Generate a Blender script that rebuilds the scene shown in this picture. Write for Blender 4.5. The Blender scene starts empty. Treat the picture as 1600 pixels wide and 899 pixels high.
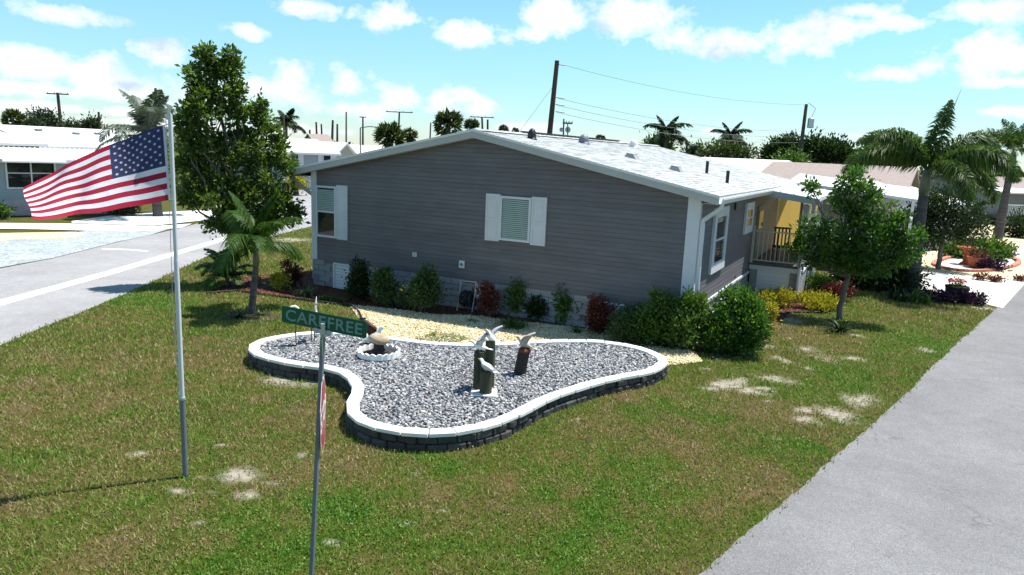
import bpy, bmesh, math, random
import numpy as np
from mathutils import Vector, Matrix
PI = math.pi
random.seed(7); rng = np.random.default_rng(11)
S = bpy.context.scene
COL = S.collection

# ------------------------------------------------------------ camera
CAM = np.array([13.715, -14.594, 3.813]); YAW, PITCH, ROLL, FPX = -0.47943, 0.18775, 0.04136, 1120.0
_fw = np.array([math.sin(YAW)*math.cos(PITCH), math.cos(YAW)*math.cos(PITCH), -math.sin(PITCH)])
_r = np.array([math.cos(YAW), -math.sin(YAW), 0.0]); _u = np.cross(_r, _fw)
_r2 = _r*math.cos(ROLL)+_u*math.sin(ROLL); _u2 = -_r*math.sin(ROLL)+_u*math.cos(ROLL)
cd = bpy.data.cameras.new('camera'); cam = bpy.data.objects.new('camera', cd); COL.objects.link(cam)
cam.matrix_world = Matrix(((_r2[0], _u2[0], -_fw[0], CAM[0]), (_r2[1], _u2[1], -_fw[1], CAM[1]), (_r2[2], _u2[2], -_fw[2], CAM[2]), (0, 0, 0, 1)))
cd.sensor_width = 36; cd.lens = FPX*36/1600; cd.clip_end = 5000; cd.clip_start = 0.1
S.camera = cam

# ------------------------------------------------------------ sky and sun
SUN_EL = math.radians(66.8); _a = math.atan2(.64, .768)
SUN = Vector((math.cos(SUN_EL)*math.sin(_a), math.cos(SUN_EL)*math.cos(_a), math.sin(SUN_EL)))
sl = bpy.data.lights.new('sun', 'SUN'); sl.energy = 5.0; sl.angle = math.radians(.53); sl.color = (1, .955, .88)
so = bpy.data.objects.new('sun', sl); COL.objects.link(so); so.rotation_euler = SUN.to_track_quat('Z', 'Y').to_euler()
so.location = (0, 0, 60)

W = bpy.data.worlds.new('World'); S.world = W; W.use_nodes = True
nt = W.node_tree; nt.nodes.clear()
def N(t, ty, **kw):
    n = t.nodes.new(ty)
    for k, v in kw.items(): setattr(n, k, v)
    return n
def math_node(t, op, a, b=None, c=None, clamp=False):
    n = N(t, 'ShaderNodeMath', operation=op); n.use_clamp = clamp
    for i, v in enumerate((a, b, c)):
        if v is None: continue
        if isinstance(v, (int, float)): n.inputs[i].default_value = v
        else: t.links.new(v, n.inputs[i])
    return n.outputs[0]
def ramp(t, fac, stops, interp='LINEAR'):
    n = N(t, 'ShaderNodeValToRGB'); n.color_ramp.interpolation = interp
    e = n.color_ramp.elements
    while len(e) > 1: e.remove(e[-1])
    e[0].position = stops[0][0]; e[0].color = (*stops[0][1], 1) if len(stops[0][1]) == 3 else stops[0][1]
    for p, c in stops[1:]:
        x = e.new(p); x.color = (*c, 1) if len(c) == 3 else c
    t.links.new(fac, n.inputs[0]); return n.outputs[0]
def mix(t, fac, a, b, blend='MIX'):
    n = N(t, 'ShaderNodeMix', data_type='RGBA', blend_type=blend)
    for i, v in ((0, fac), (6, a), (7, b)):
        if isinstance(v, (int, float)): n.inputs[i].default_value = v
        elif isinstance(v, tuple): n.inputs[i].default_value = (*v, 1) if len(v) == 3 else v
        else: t.links.new(v, n.inputs[i])
    return n.outputs[2]
sky = N(nt, 'ShaderNodeTexSky', sky_type='NISHITA'); sky.sun_disc = False
sky.sun_elevation = SUN_EL; sky.sun_rotation = _a; sky.air_density = 1.0; sky.dust_density = 0.0; sky.ozone_density = 2.5
# humid subtropical sky: a little greener than the clear air model
tc = N(nt, 'ShaderNodeTexCoord'); sep = N(nt, 'ShaderNodeSeparateXYZ'); nt.links.new(tc.outputs['Generated'], sep.inputs[0])
skyc = mix(nt, 1.0, sky.outputs[0], ramp(nt, sep.outputs[2], [(0.0, (.74, .88, 1.06)), (.06, (.86, 1.10, 1.16)), (.16, (1.0, 1.36, 1.26)), (.5, (.96, 1.26, 1.2))]), 'MULTIPLY')
# clouds: cumulus banks where the photograph shows them, scattered ones elsewhere
def noise(t, vec, scale, detail=4, rough=.55, dist=0.0):
    n = N(t, 'ShaderNodeTexNoise'); n.inputs['Scale'].default_value = scale; n.inputs['Detail'].default_value = detail
    n.inputs['Roughness'].default_value = rough; n.inputs['Distortion'].default_value = dist
    if vec is not None: t.links.new(vec, n.inputs['Vector'])
    return n.outputs[0]
def ray(x, y): return _fw*FPX+_r2*(x-800)-_u2*(y-449.5)
def azel(x, y):
    d = ray(x, y); return math.atan2(d[0], d[1]), math.atan2(d[2], math.hypot(d[0], d[1]))
AZ = math_node(nt, 'ARCTAN2', sep.outputs[0], sep.outputs[1]); EL = math_node(nt, 'ARCSINE', sep.outputs[2])
avec = N(nt, 'ShaderNodeCombineXYZ'); nt.links.new(AZ, avec.inputs[0]); nt.links.new(math_node(nt, 'MULTIPLY', EL, 1.25), avec.inputs[1])
n1 = noise(nt, avec.outputs[0], 19, 10, .62, .1); n2 = noise(nt, avec.outputs[0], 6, 5, .55)
CLOUDS = [(10,80,70,16),(75,102,95,22),(140,108,60,22),(255,78,34,26),(205,135,110,22),(60,140,120,10),(120,172,170,9),(330,150,80,20),(455,112,34,20),(430,140,70,22),(545,135,34,22),(560,170,60,18),(632,152,44,20),(700,160,50,26),(750,172,40,16),(392,52,26,13),(110,26,60,14),(500,14,80,14),(622,28,62,20),(726,55,44,20),(828,55,48,18),(890,32,90,34),(980,28,110,34),(1058,62,56,26),(1150,68,74,24),(1235,62,66,30),(1300,40,80,24),(1350,18,60,16),(1405,34,34,13),(1404,116,50,13),(1440,108,22,10),(1555,88,80,34),(1590,128,60,10),(1565,18,90,18),(1566,175,42,8),(1112,206,22,5),(1370,216,36,8),(820,200,70,10),(300,195,260,7),(1180,240,30,6)]
best = None
for x, y, rx, ry in CLOUDS:
    a, e = azel(x, y); mp = N(nt, 'ShaderNodeMapping'); nt.links.new(avec.outputs[0], mp.inputs[0]); sx, sy = FPX/rx, FPX/ry/1.25
    mp.inputs['Location'].default_value = (-a*sx, -e*1.25*sy, 0); mp.inputs['Scale'].default_value = (sx, sy, 0)
    ln = N(nt, 'ShaderNodeVectorMath', operation='LENGTH'); nt.links.new(mp.outputs[0], ln.inputs[0])
    best = ln.outputs['Value'] if best is None else math_node(nt, 'MINIMUM', best, ln.outputs['Value'])
bank = math_node(nt, 'MULTIPLY', math_node(nt, 'SUBTRACT', 1.0, best), .8)
# everywhere else the sky simply goes on with cumulus of the same kind
az0 = math_node(nt, 'ABSOLUTE', math_node(nt, 'SUBTRACT', AZ, YAW))
out_ = math_node(nt, 'MAXIMUM', math_node(nt, 'MULTIPLY', math_node(nt, 'SUBTRACT', EL, .26), 6.0, clamp=True), math_node(nt, 'MULTIPLY', math_node(nt, 'SUBTRACT', az0, .72), 8.0, clamp=True))
zz = math_node(nt, 'ADD', math_node(nt, 'MAXIMUM', sep.outputs[2], 0.0), 0.12)
cxy = N(nt, 'ShaderNodeCombineXYZ'); nt.links.new(math_node(nt, 'DIVIDE', sep.outputs[0], zz), cxy.inputs[0]); nt.links.new(math_node(nt, 'DIVIDE', sep.outputs[1], zz), cxy.inputs[1])
gen = math_node(nt, 'SUBTRACT', math_node(nt, 'MULTIPLY', noise(nt, cxy.outputs[0], 1.1, 6, .6), 2.4), 1.45)
gen = math_node(nt, 'SUBTRACT', gen, math_node(nt, 'MULTIPLY', math_node(nt, 'SUBTRACT', 1.0, out_), 3.0))
dens = math_node(nt, 'ADD', math_node(nt, 'MAXIMUM', bank, gen), math_node(nt, 'ADD', math_node(nt, 'MULTIPLY', math_node(nt, 'SUBTRACT', n1, .5), 3.0), math_node(nt, 'MULTIPLY', math_node(nt, 'SUBTRACT', n2, .5), .9)))
cover = ramp(nt, dens, [(0.0, (0, 0, 0)), (.25, (.40, .40, .40)), (.6, (.88, .88, .88)), (1.0, (1, 1, 1))])
shade = ramp(nt, noise(nt, avec.outputs[0], 11, 7, .62), [(.40, (9.6, 9.7, 9.8)), (.52, (8.6, 9.0, 9.4)), (.66, (5.0, 6.0, 7.6))])
world_col = mix(nt, cover, skyc, shade)
bg = N(nt, 'ShaderNodeBackground'); bg.inputs[1].default_value = .081
nt.links.new(world_col, bg.inputs[0]); wo = N(nt, 'ShaderNodeOutputWorld'); nt.links.new(bg.outputs[0], wo.inputs[0])

S.view_settings.view_transform = 'Standard'; S.view_settings.look = 'None'; S.view_settings.gamma = 1; S.view_settings.exposure = 0.72
S.view_settings.use_curve_mapping = False
S.render.engine = 'CYCLES'
S.render.resolution_x = 1024; S.render.resolution_y = 575

# ------------------------------------------------------------ where pixels of the site survey land
def G(x, y, z=0.0):
    d = ray(x, y); t = (z-CAM[2])/d[2]; q = CAM+d*t; return (float(q[0]), float(q[1]))
def AT(x, y, D):                       # point on the sight line at D metres across the ground
    d = ray(x, y); d = d/math.hypot(d[0], d[1]); q = CAM+d*D; return Vector(q)
RIGHT = Vector(_r); AWAY = Vector((math.sin(YAW), math.cos(YAW), 0))

# ------------------------------------------------------------ mesh helpers
class MB:
    def __init__(s): s.v = []; s.f = []; s.m = []; s.smooth = False
    def add(s, vs, fs, mi=0):
        o = len(s.v); s.v.extend(tuple(p) for p in vs); s.f.extend(tuple(i+o for i in f) for f in fs); s.m.extend([mi]*len(fs)); return s
    def box(s, x0, x1, y0, y1, z0, z1, mi=0):
        return s.add([(x0,y0,z0),(x1,y0,z0),(x1,y1,z0),(x0,y1,z0),(x0,y0,z1),(x1,y0,z1),(x1,y1,z1),(x0,y1,z1)],
                     [(0,3,2,1),(4,5,6,7),(0,1,5,4),(1,2,6,5),(2,3,7,6),(3,0,4,7)], mi)
    def prism(s, poly, axis_vec, mi=0):      # poly: list of 3D points (planar), extruded by vector
        n = len(poly); a = Vector(axis_vec)
        vs = [Vector(p) for p in poly]; vs += [p+a for p in vs]
        fs = [tuple(range(n-1, -1, -1)), tuple(range(n, 2*n))]+[(i, (i+1) % n, n+(i+1) % n, n+i) for i in range(n)]
        return s.add(vs, fs, mi)
    def tube(s, pts, rad, k=8, mi=0, cap=True):
        pts = [Vector(p) for p in pts]
        if not isinstance(rad, (list, tuple)): rad = [rad]*len(pts)
        vs = []; up = Vector((0, 0, 1)); prev = None
        for i, p in enumerate(pts):
            t = (pts[min(i+1, len(pts)-1)]-pts[max(i-1, 0)]).normalized()
            a = prev if prev is not None else (Vector((1, 0, 0)) if abs(t.z) > .9 else up)
            b = t.cross(a).normalized(); a2 = b.cross(t).normalized(); prev = a2
            for j in range(k):
                an = 2*PI*j/k; vs.append(p+(a2*math.cos(an)+b*math.sin(an))*rad[i])
        fs = []
        for i in range(len(pts)-1):
            for j in range(k): fs.append((i*k+j, i*k+(j+1) % k, (i+1)*k+(j+1) % k, (i+1)*k+j))
        if cap: fs.append(tuple(range(k-1, -1, -1))); fs.append(tuple((len(pts)-1)*k+j for j in range(k)))
        return s.add(vs, fs, mi)
    def lathe(s, prof, k=16, c=(0, 0, 0), mi=0):   # prof: (r,z)
        vs = []
        for r, z in prof:
            for j in range(k): an = 2*PI*j/k; vs.append((c[0]+r*math.cos(an), c[1]+r*math.sin(an), c[2]+z))
        fs = []
        for i in range(len(prof)-1):
            for j in range(k): fs.append((i*k+j, i*k+(j+1) % k, (i+1)*k+(j+1) % k, (i+1)*k+j))
        fs.append(tuple(range(k-1, -1, -1))); fs.append(tuple((len(prof)-1)*k+j for j in range(k)))
        return s.add(vs, fs, mi)
    def loft(s, rings, k=12, mi=0):            # rings: (centre, ry, rz) along x
        vs = []
        for c, ry, rz in rings:
            for j in range(k): an = 2*PI*j/k; vs.append((c[0], c[1]+ry*math.cos(an), c[2]+rz*math.sin(an)))
        fs = []
        for i in range(len(rings)-1):
            for j in range(k): fs.append((i*k+j, i*k+(j+1) % k, (i+1)*k+(j+1) % k, (i+1)*k+j))
        fs.append(tuple(range(k-1, -1, -1))); fs.append(tuple((len(rings)-1)*k+j for j in range(k)))
        return s.add(vs, fs, mi)
    def mesh(s, name, mats):
        me = bpy.data.meshes.new(name); me.from_pydata(s.v, [], s.f)
        if not isinstance(mats, (list, tuple)): mats = [mats]
        for m in mats: me.materials.append(m)
        if len(mats) > 1: me.polygons.foreach_set('material_index', s.m)
        if s.smooth: me.polygons.foreach_set('use_smooth', [True]*len(s.f))
        bm = bmesh.new(); bm.from_mesh(me); bmesh.ops.recalc_face_normals(bm, faces=bm.faces[:]); bm.to_mesh(me); bm.free()
        return me
    def build(s, name, mats, parent=None, bevel=0):
        me = s.mesh(name, mats)
        if bevel:
            bm = bmesh.new(); bm.from_mesh(me)
            ed = [e for e in bm.edges if len(e.link_faces) == 2 and e.calc_face_angle(0) > .5]
            bmesh.ops.bevel(bm, geom=ed, offset=bevel, segments=1, affect='EDGES', clamp_overlap=True); bm.to_mesh(me); bm.free()
        return link(name, me, parent)
def link(name, me, parent=None, loc=(0, 0, 0), rz=0):
    o = bpy.data.objects.new(name, me); COL.objects.link(o); o.parent = parent; o.location = loc; o.rotation_euler = (0, 0, rz); return o
def tag(o, label, cat, group=None):
    o['label'] = label; o['category'] = cat
    if group: o['group'] = group
    return o
def thing(name, label, cat, loc=(0, 0, 0), rz=0, group=None):
    return tag(link(name, None, None, loc, rz), label, cat, group)
def struct(o): o['kind'] = 'structure'; return o
def stuff(o, label=None, cat=None):
    o['kind'] = 'stuff'
    if label: o['label'] = label; o['category'] = cat
    return o
def copy_tree(o, parent=None):
    c = o.copy(); COL.objects.link(c); c.parent = parent
    for ch in list(o.children): copy_tree(ch, c)
    return c
def np_mesh(name, V, F, mat, smooth=False, attr=None):
    """V (n,3), F (m,k) arrays"""
    me = bpy.data.meshes.new(name); k = F.shape[1]
    me.vertices.add(len(V)); me.vertices.foreach_set('co', np.ascontiguousarray(V, dtype=np.float32).ravel())
    me.loops.add(F.size); me.loops.foreach_set('vertex_index', np.ascontiguousarray(F, dtype=np.int32).ravel())
    me.polygons.add(len(F)); me.polygons.foreach_set('loop_start', np.arange(0, F.size, k, dtype=np.int32))
    if smooth: me.polygons.foreach_set('use_smooth', np.ones(len(F), dtype=bool))
    me.update(calc_edges=True); me.validate()
    for m in (mat if isinstance(mat, (list, tuple)) else [mat]): me.materials.append(m)
    return me

# ------------------------------------------------------------ materials
def new_mat(name):
    m = bpy.data.materials.new(name); m.use_nodes = True; t = m.node_tree
    return m, t, t.nodes['Principled BSDF']
def setp(p, rough=.6, spec=.4, metal=0):
    p.inputs['Roughness'].default_value = rough; p.inputs['Specular IOR Level'].default_value = spec; p.inputs['Metallic'].default_value = metal
def bump(t, p, h, strength, dist=.01):
    b = N(t, 'ShaderNodeBump'); b.inputs['Strength'].default_value = strength; b.inputs['Distance'].default_value = dist
    t.links.new(h, b.inputs['Height']); t.links.new(b.outputs[0], p.inputs['Normal'])
def pos(t):
    return N(t, 'ShaderNodeNewGeometry').outputs['Position']
def sc(c, k): return tuple(min(1, max(0, x*k)) for x in c)
def mat(name, c, rough=.6, spec=.4, amt=.12, scale=6, bs=0.0, bscale=60, metal=0, var=0.0, c2=None, streak=None):
    """paint / stone / wood: colour with soft blotches, per-piece variation and fine relief"""
    m, t, p = new_mat(name); setp(p, rough, spec, metal)
    v = pos(t)
    if streak:
        mp = N(t, 'ShaderNodeMapping'); t.links.new(v, mp.inputs[0]); mp.inputs['Scale'].default_value = streak; v2 = mp.outputs[0]
    else: v2 = v
    n = noise(t, v2, scale, 5, .6)
    col = ramp(t, n, [(.3, sc(c, 1-amt)), (.7, sc(c2 or c, 1+amt))])
    if var:
        g = N(t, 'ShaderNodeNewGeometry'); oi = N(t, 'ShaderNodeObjectInfo')
        rr = math_node(t, 'FRACT', math_node(t, 'ADD', g.outputs['Random Per Island'], oi.outputs['Random']))
        f = math_node(t, 'ADD', math_node(t, 'MULTIPLY', rr, 2*var), 1-var)
        cm = N(t, 'ShaderNodeCombineXYZ'); [t.links.new(f, cm.inputs[i]) for i in range(3)]
        col = mix(t, 1.0, col, cm.outputs[0], 'MULTIPLY')
    t.links.new(col, p.inputs['Base Color'])
    if bs: bump(t, p, noise(t, v, bscale, 4, .65), bs, .01)
    return m
def leaf_mat(name, stops, rough=.5, trans=.3, spec=.35, tint=(1.1, 1.25, .5)):
    """foliage: every leaf its own tone, light passes through"""
    m, t, p = new_mat(name); setp(p, rough, spec)
    g = N(t, 'ShaderNodeNewGeometry'); oi = N(t, 'ShaderNodeObjectInfo')
    big = noise(t, g.outputs['Position'], 2.2, 3, .6)
    rr = math_node(t, 'ADD', math_node(t, 'MULTIPLY', g.outputs['Random Per Island'], .65), math_node(t, 'MULTIPLY', big, .5))
    rr = math_node(t, 'SUBTRACT', rr, .07)
    col = ramp(t, rr, stops); t.links.new(col, p.inputs['Base Color'])
    tr = N(t, 'ShaderNodeBsdfTranslucent'); t.links.new(mix(t, 1.0, col, tint, 'MULTIPLY'), tr.inputs[0])
    ms = N(t, 'ShaderNodeMixShader'); ms.inputs[0].default_value = trans
    t.links.new(p.outputs[0], ms.inputs[1]); t.links.new(tr.outputs[0], ms.inputs[2])
    t.links.new(ms.outputs[0], t.nodes['Material Output'].inputs[0]); return m
def glass_mat(name, tint=(.02, .03, .03), rough=.06):
    m, t, p = new_mat(name); setp(p, rough, .6); p.inputs['Base Color'].default_value = (*tint, 1)
    n = noise(t, pos(t), 3, 2); bump(t, p, n, .05, .02)
    return m
def clear_glass(name):
    m, t, p = new_mat(name); t.nodes.remove(p)
    tr = N(t, 'ShaderNodeBsdfTransparent'); tr.inputs[0].default_value = (.92, .96, .95, 1)
    gl = N(t, 'ShaderNodeBsdfGlossy'); gl.inputs['Roughness'].default_value = .03
    fr = N(t, 'ShaderNodeFresnel'); fr.inputs[0].default_value = 1.5
    f2 = math_node(t, 'ADD', math_node(t, 'MULTIPLY', fr.outputs[0], 1.0), .02, clamp=True)
    gm = N(t, 'ShaderNodeNewGeometry'); f2 = math_node(t, 'MULTIPLY', f2, math_node(t, 'SUBTRACT', 1.0, gm.outputs['Backfacing']))
    ms = N(t, 'ShaderNodeMixShader'); t.links.new(f2, ms.inputs[0]); t.links.new(tr.outputs[0], ms.inputs[1]); t.links.new(gl.outputs[0], ms.inputs[2])
    t.links.new(ms.outputs[0], t.nodes['Material Output'].inputs[0]); return m

M = {}
M['white'] = mat('white_paint', (.62, .64, .68), .45, .4, .04, 3, .03, 40)
M['whitemetal'] = mat('white_metal', (.72, .74, .75), .4, .5, .05, 3)
M['fascia'] = mat('fascia_paint', (.44, .45, .45), .5, .4, .05, 2, .03, 30)
M['soffit'] = mat('soffit', (.5, .48, .42), .6, .3, .05, 2)
M['siding'] = mat('grey_vinyl_siding', (.138, .131, .145), .5, .35, .13, 1.4, .10, 30, var=.07, streak=(1, 1, 3))
M['skirt'] = mat('skirting_block', (.29, .29, .305), .8, .2, .14, 9, .5, 45, var=.1)
M['mortar'] = mat('mortar', (.3, .3, .31), .9, .1, .1, 10, .3, 60)
M['shingle'] = mat('pale_shingle', (.44, .46, .465), .9, .15, .14, 14, .4, 120, var=.24)
M['shinglebase'] = mat('shingle_underlay', (.3, .31, .32), .9, .1, .1, 8)
M['blackpipe'] = mat('black_pipe', (.015, .015, .016), .5, .4, .1)
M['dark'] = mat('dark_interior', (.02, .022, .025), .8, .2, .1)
M['pane'] = clear_glass('window_pane')
M['paneD'] = glass_mat('dark_window_pane')
M['blind'] = mat('blind_slat', (.56, .59, .57), .5, .3, .05, 3)
M['screen'] = mat('insect_screen', (.03, .035, .038), .7, .2, .1)
M['vent'] = mat('vent_plastic', (.66, .68, .70), .5, .4, .04)
M['yellow'] = leaf_mat('yellow_shade', [(0, (.80, .55, .14)), (1, (.86, .62, .18))], .7, .5, .1, tint=(1.0, 1.0, 1.0))
M['tanwall'] = mat('tan_siding', (.30, .25, .19), .6, .3, .06, 3)
M['rail'] = mat('rail_paint', (.55, .54, .51), .5, .4, .05)
M['deck'] = mat('deck_board', (.12, .105, .09), .7, .3, .15, 8, .2, 40)
M['wood'] = mat('weathered_wood', (.10, .095, .085), .85, .2, .3, 5, .5, 60, streak=(1, 1, .12))
M['piling'] = mat('green_treated_piling', (.055, .058, .038), .85, .2, .35, 6, .6, 60, streak=(1, 1, .1))
M['stump'] = mat('dark_stump', (.035, .03, .032), .8, .3, .3, 8, .6, 50)
M['rust'] = mat('rusty_top', (.16, .05, .03), .85, .2, .3, 14, .4, 60)
M['birdwhite'] = mat('bird_white', (.82, .82, .80), .5, .4, .06, 12)
M['birdgrey'] = mat('bird_grey', (.50, .52, .55), .5, .4, .08, 12)
M['birdtan'] = mat('bird_tan', (.42, .37, .32), .6, .3, .15, 14)
M['black'] = mat('black_tip', (.012, .012, .013), .5, .4, .1)
M['maroon'] = mat('maroon_wing', (.06, .022, .02), .6, .3, .2)
M['bronze'] = mat('dark_metal_leg', (.02, .016, .014), .5, .5, .15)
M['capstone'] = mat('white_cap_stone', (.74, .74, .72), .75, .25, .06, 7, .25, 90, var=.05)
M['wallblock'] = mat('dark_wall_block', (.072, .070, .068), .9, .15, .3, 11, .8, 40, var=.25)
M['soil'] = mat('soil', (.07, .055, .045), .95, .1, .3, 12, .5, 30)
M['sandstone'] = mat('sandstone', (.33, .27, .19), .85, .2, .2, 7, .3, 30, c2=(.42, .34, .24), streak=(1, 1, 6))
M['galv'] = mat('galvanised_steel', (.17, .19, .22), .55, .4, .12, 8, .05, 60, metal=.3)
M['alu'] = mat('aluminium_bracket', (.5, .53, .56), .4, .5, .08, metal=.6)
M['pole'] = mat('white_pole', (.60, .62, .66), .38, .5, .05, 2)
M['signgreen'] = mat('sign_green', (.004, .085, .045), .4, .4, .08, 5)
M['signtext'] = mat('sign_letter', (.16, .29, .27), .45, .4, .04)
M['signred'] = mat('sign_red', (.35, .012, .02), .4, .4, .06)
M['signpink'] = mat('sign_faded', (.62, .55, .55), .45, .4, .05)
M['terracotta'] = mat('terracotta', (.36, .11, .055), .8, .2, .12, 8, .2, 50)
M['curbred'] = mat('red_edging', (.48, .20, .15), .85, .2, .12, 7, .2, 50, var=.1)
M['bark'] = mat('bark', (.16, .135, .115), .9, .15, .3, 14, .8, 40, streak=(1, 1, .35))
M['palmbark'] = mat('palm_trunk', (.07, .062, .064), .85, .2, .25, 3, .8, 22, c2=(.11, .098, .098), streak=(.3, .3, 6))
M['crownshaft'] = mat('palm_crownshaft', (.10, .115, .065), .5, .4, .15, 4, c2=(.16, .17, .09))
M['pool'] = mat('utility_pole', (.085, .07, .055), .9, .15, .3, 5, .5, 50, streak=(1, 1, .08))
M['wire'] = mat('wire', (.08, .08, .085), .6, .3, .05)
M['wirefar'] = mat('grey_cable', (.22, .23, .24), .6, .3, .05)
M['hose'] = mat('hose', (.02, .025, .022), .5, .4, .1)
M['edging'] = mat('black_edging', (.02, .018, .017), .7, .3, .2)

# grass greens
G_DK, G_MD, G_LT = (.008, .018, .006), (.022, .052, .012), (.075, .13, .03)
M['leaf_tree'] = leaf_mat('tree_leaf', [(.12, (.028, .052, .011)), (.5, (.09, .15, .030)), (.8, (.165, .235, .055)), (1, (.25, .30, .10))], .36, .5)
M['leaf_hedge'] = leaf_mat('hedge_leaf', [(.12, (.025, .07, .011)), (.5, (.075, .165, .027)), (.85, (.14, .245, .048)), (1, (.23, .32, .10))], .32, .44, .5)
M['leaf_yellow'] = leaf_mat('croton_leaf', [(.1, (.10, .12, .015)), (.5, (.38, .33, .03)), (1, (.62, .55, .07))], .4, .3)
M['leaf_lime'] = leaf_mat('lime_leaf', [(.1, (.03, .08, .012)), (.5, (.09, .17, .03)), (1, (.20, .28, .07))], .4, .3)
M['leaf_dark'] = leaf_mat('dark_leaf', [(.1, (.010, .022, .008)), (.6, (.032, .06, .018)), (1, (.085, .125, .04))], .4, .3)
M['leaf_red'] = leaf_mat('red_leaf', [(.1, (.05, .012, .012)), (.55, (.15, .04, .03)), (.85, (.22, .08, .05)), (1, (.10, .10, .03))], .45, .25, tint=(1.2, .7, .5))
M['leaf_purple'] = leaf_mat('purple_leaf', [(.1, (.012, .006, .014)), (.6, (.05, .02, .055)), (1, (.12, .055, .11))], .45, .2, tint=(1.2, .8, 1.1))
M['leaf_soft'] = leaf_mat('soft_leaf', [(.1, (.03, .06, .018)), (.6, (.08, .14, .045)), (1, (.16, .22, .085))], .5, .36)
M['leaf_strap'] = leaf_mat('strap_leaf', [(.1, (.03, .07, .015)), (.6, (.08, .16, .03)), (1, (.2, .28, .08))], .4, .3)
M['leaf_far'] = leaf_mat('far_leaf', [(.1, (.012, .025, .012)), (.6, (.035, .06, .025)), (1, (.085, .115, .045))], .6, .2)
M['leaf_sabal'] = leaf_mat('sabal_leaf', [(.1, (.03, .055, .018)), (.55, (.09, .125, .04)), (.85, (.16, .18, .07)), (1, (.26, .19, .09))], .5, .25)
M['palm'] = leaf_mat('palm_frond', [(.1, (.018, .05, .008)), (.55, (.052, .115, .018)), (.9, (.11, .18, .04)), (1, (.18, .22, .08))], .45, .4, .2)
M['palm_dark'] = leaf_mat('dark_frond', [(.1, (.008, .02, .008)), (.6, (.022, .045, .016)), (1, (.06, .085, .035))], .6, .2, .1)
M['palm_fox'] = leaf_mat('foxtail_frond', [(.1, (.022, .05, .014)), (.55, (.06, .11, .026)), (.9, (.13, .18, .045)), (1, (.26, .25, .08))], .45, .4, .25)
M['palm_grey'] = leaf_mat('grey_frond', [(.1, (.03, .05, .035)), (.6, (.08, .11, .08)), (1, (.16, .19, .13))], .5, .2)
M['flower'] = mat('flower', (.7, .18, .16), .6, .2, .2, 20)
M['flower_y'] = mat('yellow_flower', (.8, .62, .08), .6, .2, .15, 20)

# ------------------------------------------------------------ ground materials
_NG = np.random.default_rng(5).random((4, 256, 256))
def vnoise(x, y, k=0):
    xi = np.floor(x).astype(int); yi = np.floor(y).astype(int); fx = x-xi; fy = y-yi; fx = fx*fx*(3-2*fx); fy = fy*fy*(3-2*fy); g = _NG[k]
    a = g[xi % 256, yi % 256]; b = g[(xi+1) % 256, yi % 256]; c = g[xi % 256, (yi+1) % 256]; d = g[(xi+1) % 256, (yi+1) % 256]
    return (a*(1-fx)+b*fx)*(1-fy)+(c*(1-fx)+d*fx)*fy
def fbm(x, y, k=0, o=4): return sum(vnoise(x*2**i+17*i, y*2**i+31*i, k)*.5**(i+1) for i in range(o))/(1-.5**o)
def patch_np(q, patches, warp, soft):
    """0..1 mask of irregular ground patches given as (x, y, rx, ry)"""
    q = np.asarray(q, float); best = np.full(len(q), 9.0); e_n = (fbm(q[:, 0]*3.1, q[:, 1]*3.1, 2, 5)-.5)*2
    wx = (fbm(q[:, 0]*1.7, q[:, 1]*1.7, 0)-.5)*2*warp; wy = (fbm(q[:, 0]*1.7, q[:, 1]*1.7, 1)-.5)*2*warp
    for (x, y, rx, ry) in patches: best = np.minimum(best, np.hypot((q[:, 0]+wx-x)/rx, (q[:, 1]+wy-y)/ry))
    return np.clip((1+soft*.5-(best+e_n*.9))/(1.5*soft), 0, 1)
def set_attr(me, name, v): me.attributes.new(name, 'FLOAT', 'POINT').data.foreach_set('value', np.ascontiguousarray(v, dtype=np.float32))
def attr(t, name): n = N(t, 'ShaderNodeAttribute'); n.attribute_name = name; return n.outputs['Fac']
def P(x, y, rx, ry): a = G(x, y); return (a[0], a[1], rx, ry)
SAND = [P(1130,602,.28,.22), P(1172,612,.25,.18), P(1215,592,.3,.22), P(1195,608,.22,.16), P(1308,648,.32,.30), P(1347,625,.26,.42), P(1262,655,.26,.15), P(1290,560,.25,.3),
        P(1258,545,.3,.3), P(370,740,.22,.16), P(278,768,.16,.10), P(385,774,.17,.10), P(500,592,.32,.42), P(210,712,.10,.10), P(440,595,.30,.22), P(1440,545,.18,.2), P(455,375,.9,.6), P(1235,500,.5,.5), P(1330,560,.2,.2), P(1200,540,.15,.2), P(345,700,.05,.05), P(1210,685,.07,.1), P(1540,482,.25,.3), P(905,655,.05,.05), P(640,742,.06,.06)]+[P(1090+random.uniform(0, 260), 520+random.uniform(0, 130), random.uniform(.06, .2), random.uniform(.06, .22)) for _ in range(16)]+[P(60+random.uniform(0, 700), 600+random.uniform(0, 250), random.uniform(.03, .07), random.uniform(.03, .06)) for _ in range(14)]
DRY = [P(560,650,.8,1.2), P(520,720,1.0,.7), P(100,620,1.3,1.0), P(30,800,.7,.8),P(120,860,.7,.4), P(200,700,.8,.6), P(640,760,.45,.35), P(1180,640,.9,.6), P(1230,520,1.1,1.5), P(1150,760,.5,.6), P(300,560,1.5,.9), P(960,660,.5,.4), P(1000,620,.7,.5), P(60,560,1.0,.5), P(1080,690,.5,.5), P(330,800,.3,.2), P(700,880,.25,.2), P(1400,505,.5,.6)]
LUSH = [P(420,850,.55,.45), P(600,820,.6,.35), P(530,790,.35,.25), P(860,750,.35,.3), P(1000,750,.5,.5), P(1060,640,.5,.6), P(880,860,.5,.4), P(230,470,1.5,.5), P(1330,590,.5,.9), P(1450,540,.8,1.4), P(1230,700,.4,.6), P(660,720,.4,.25), P(950,820,.4,.5)]
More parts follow.
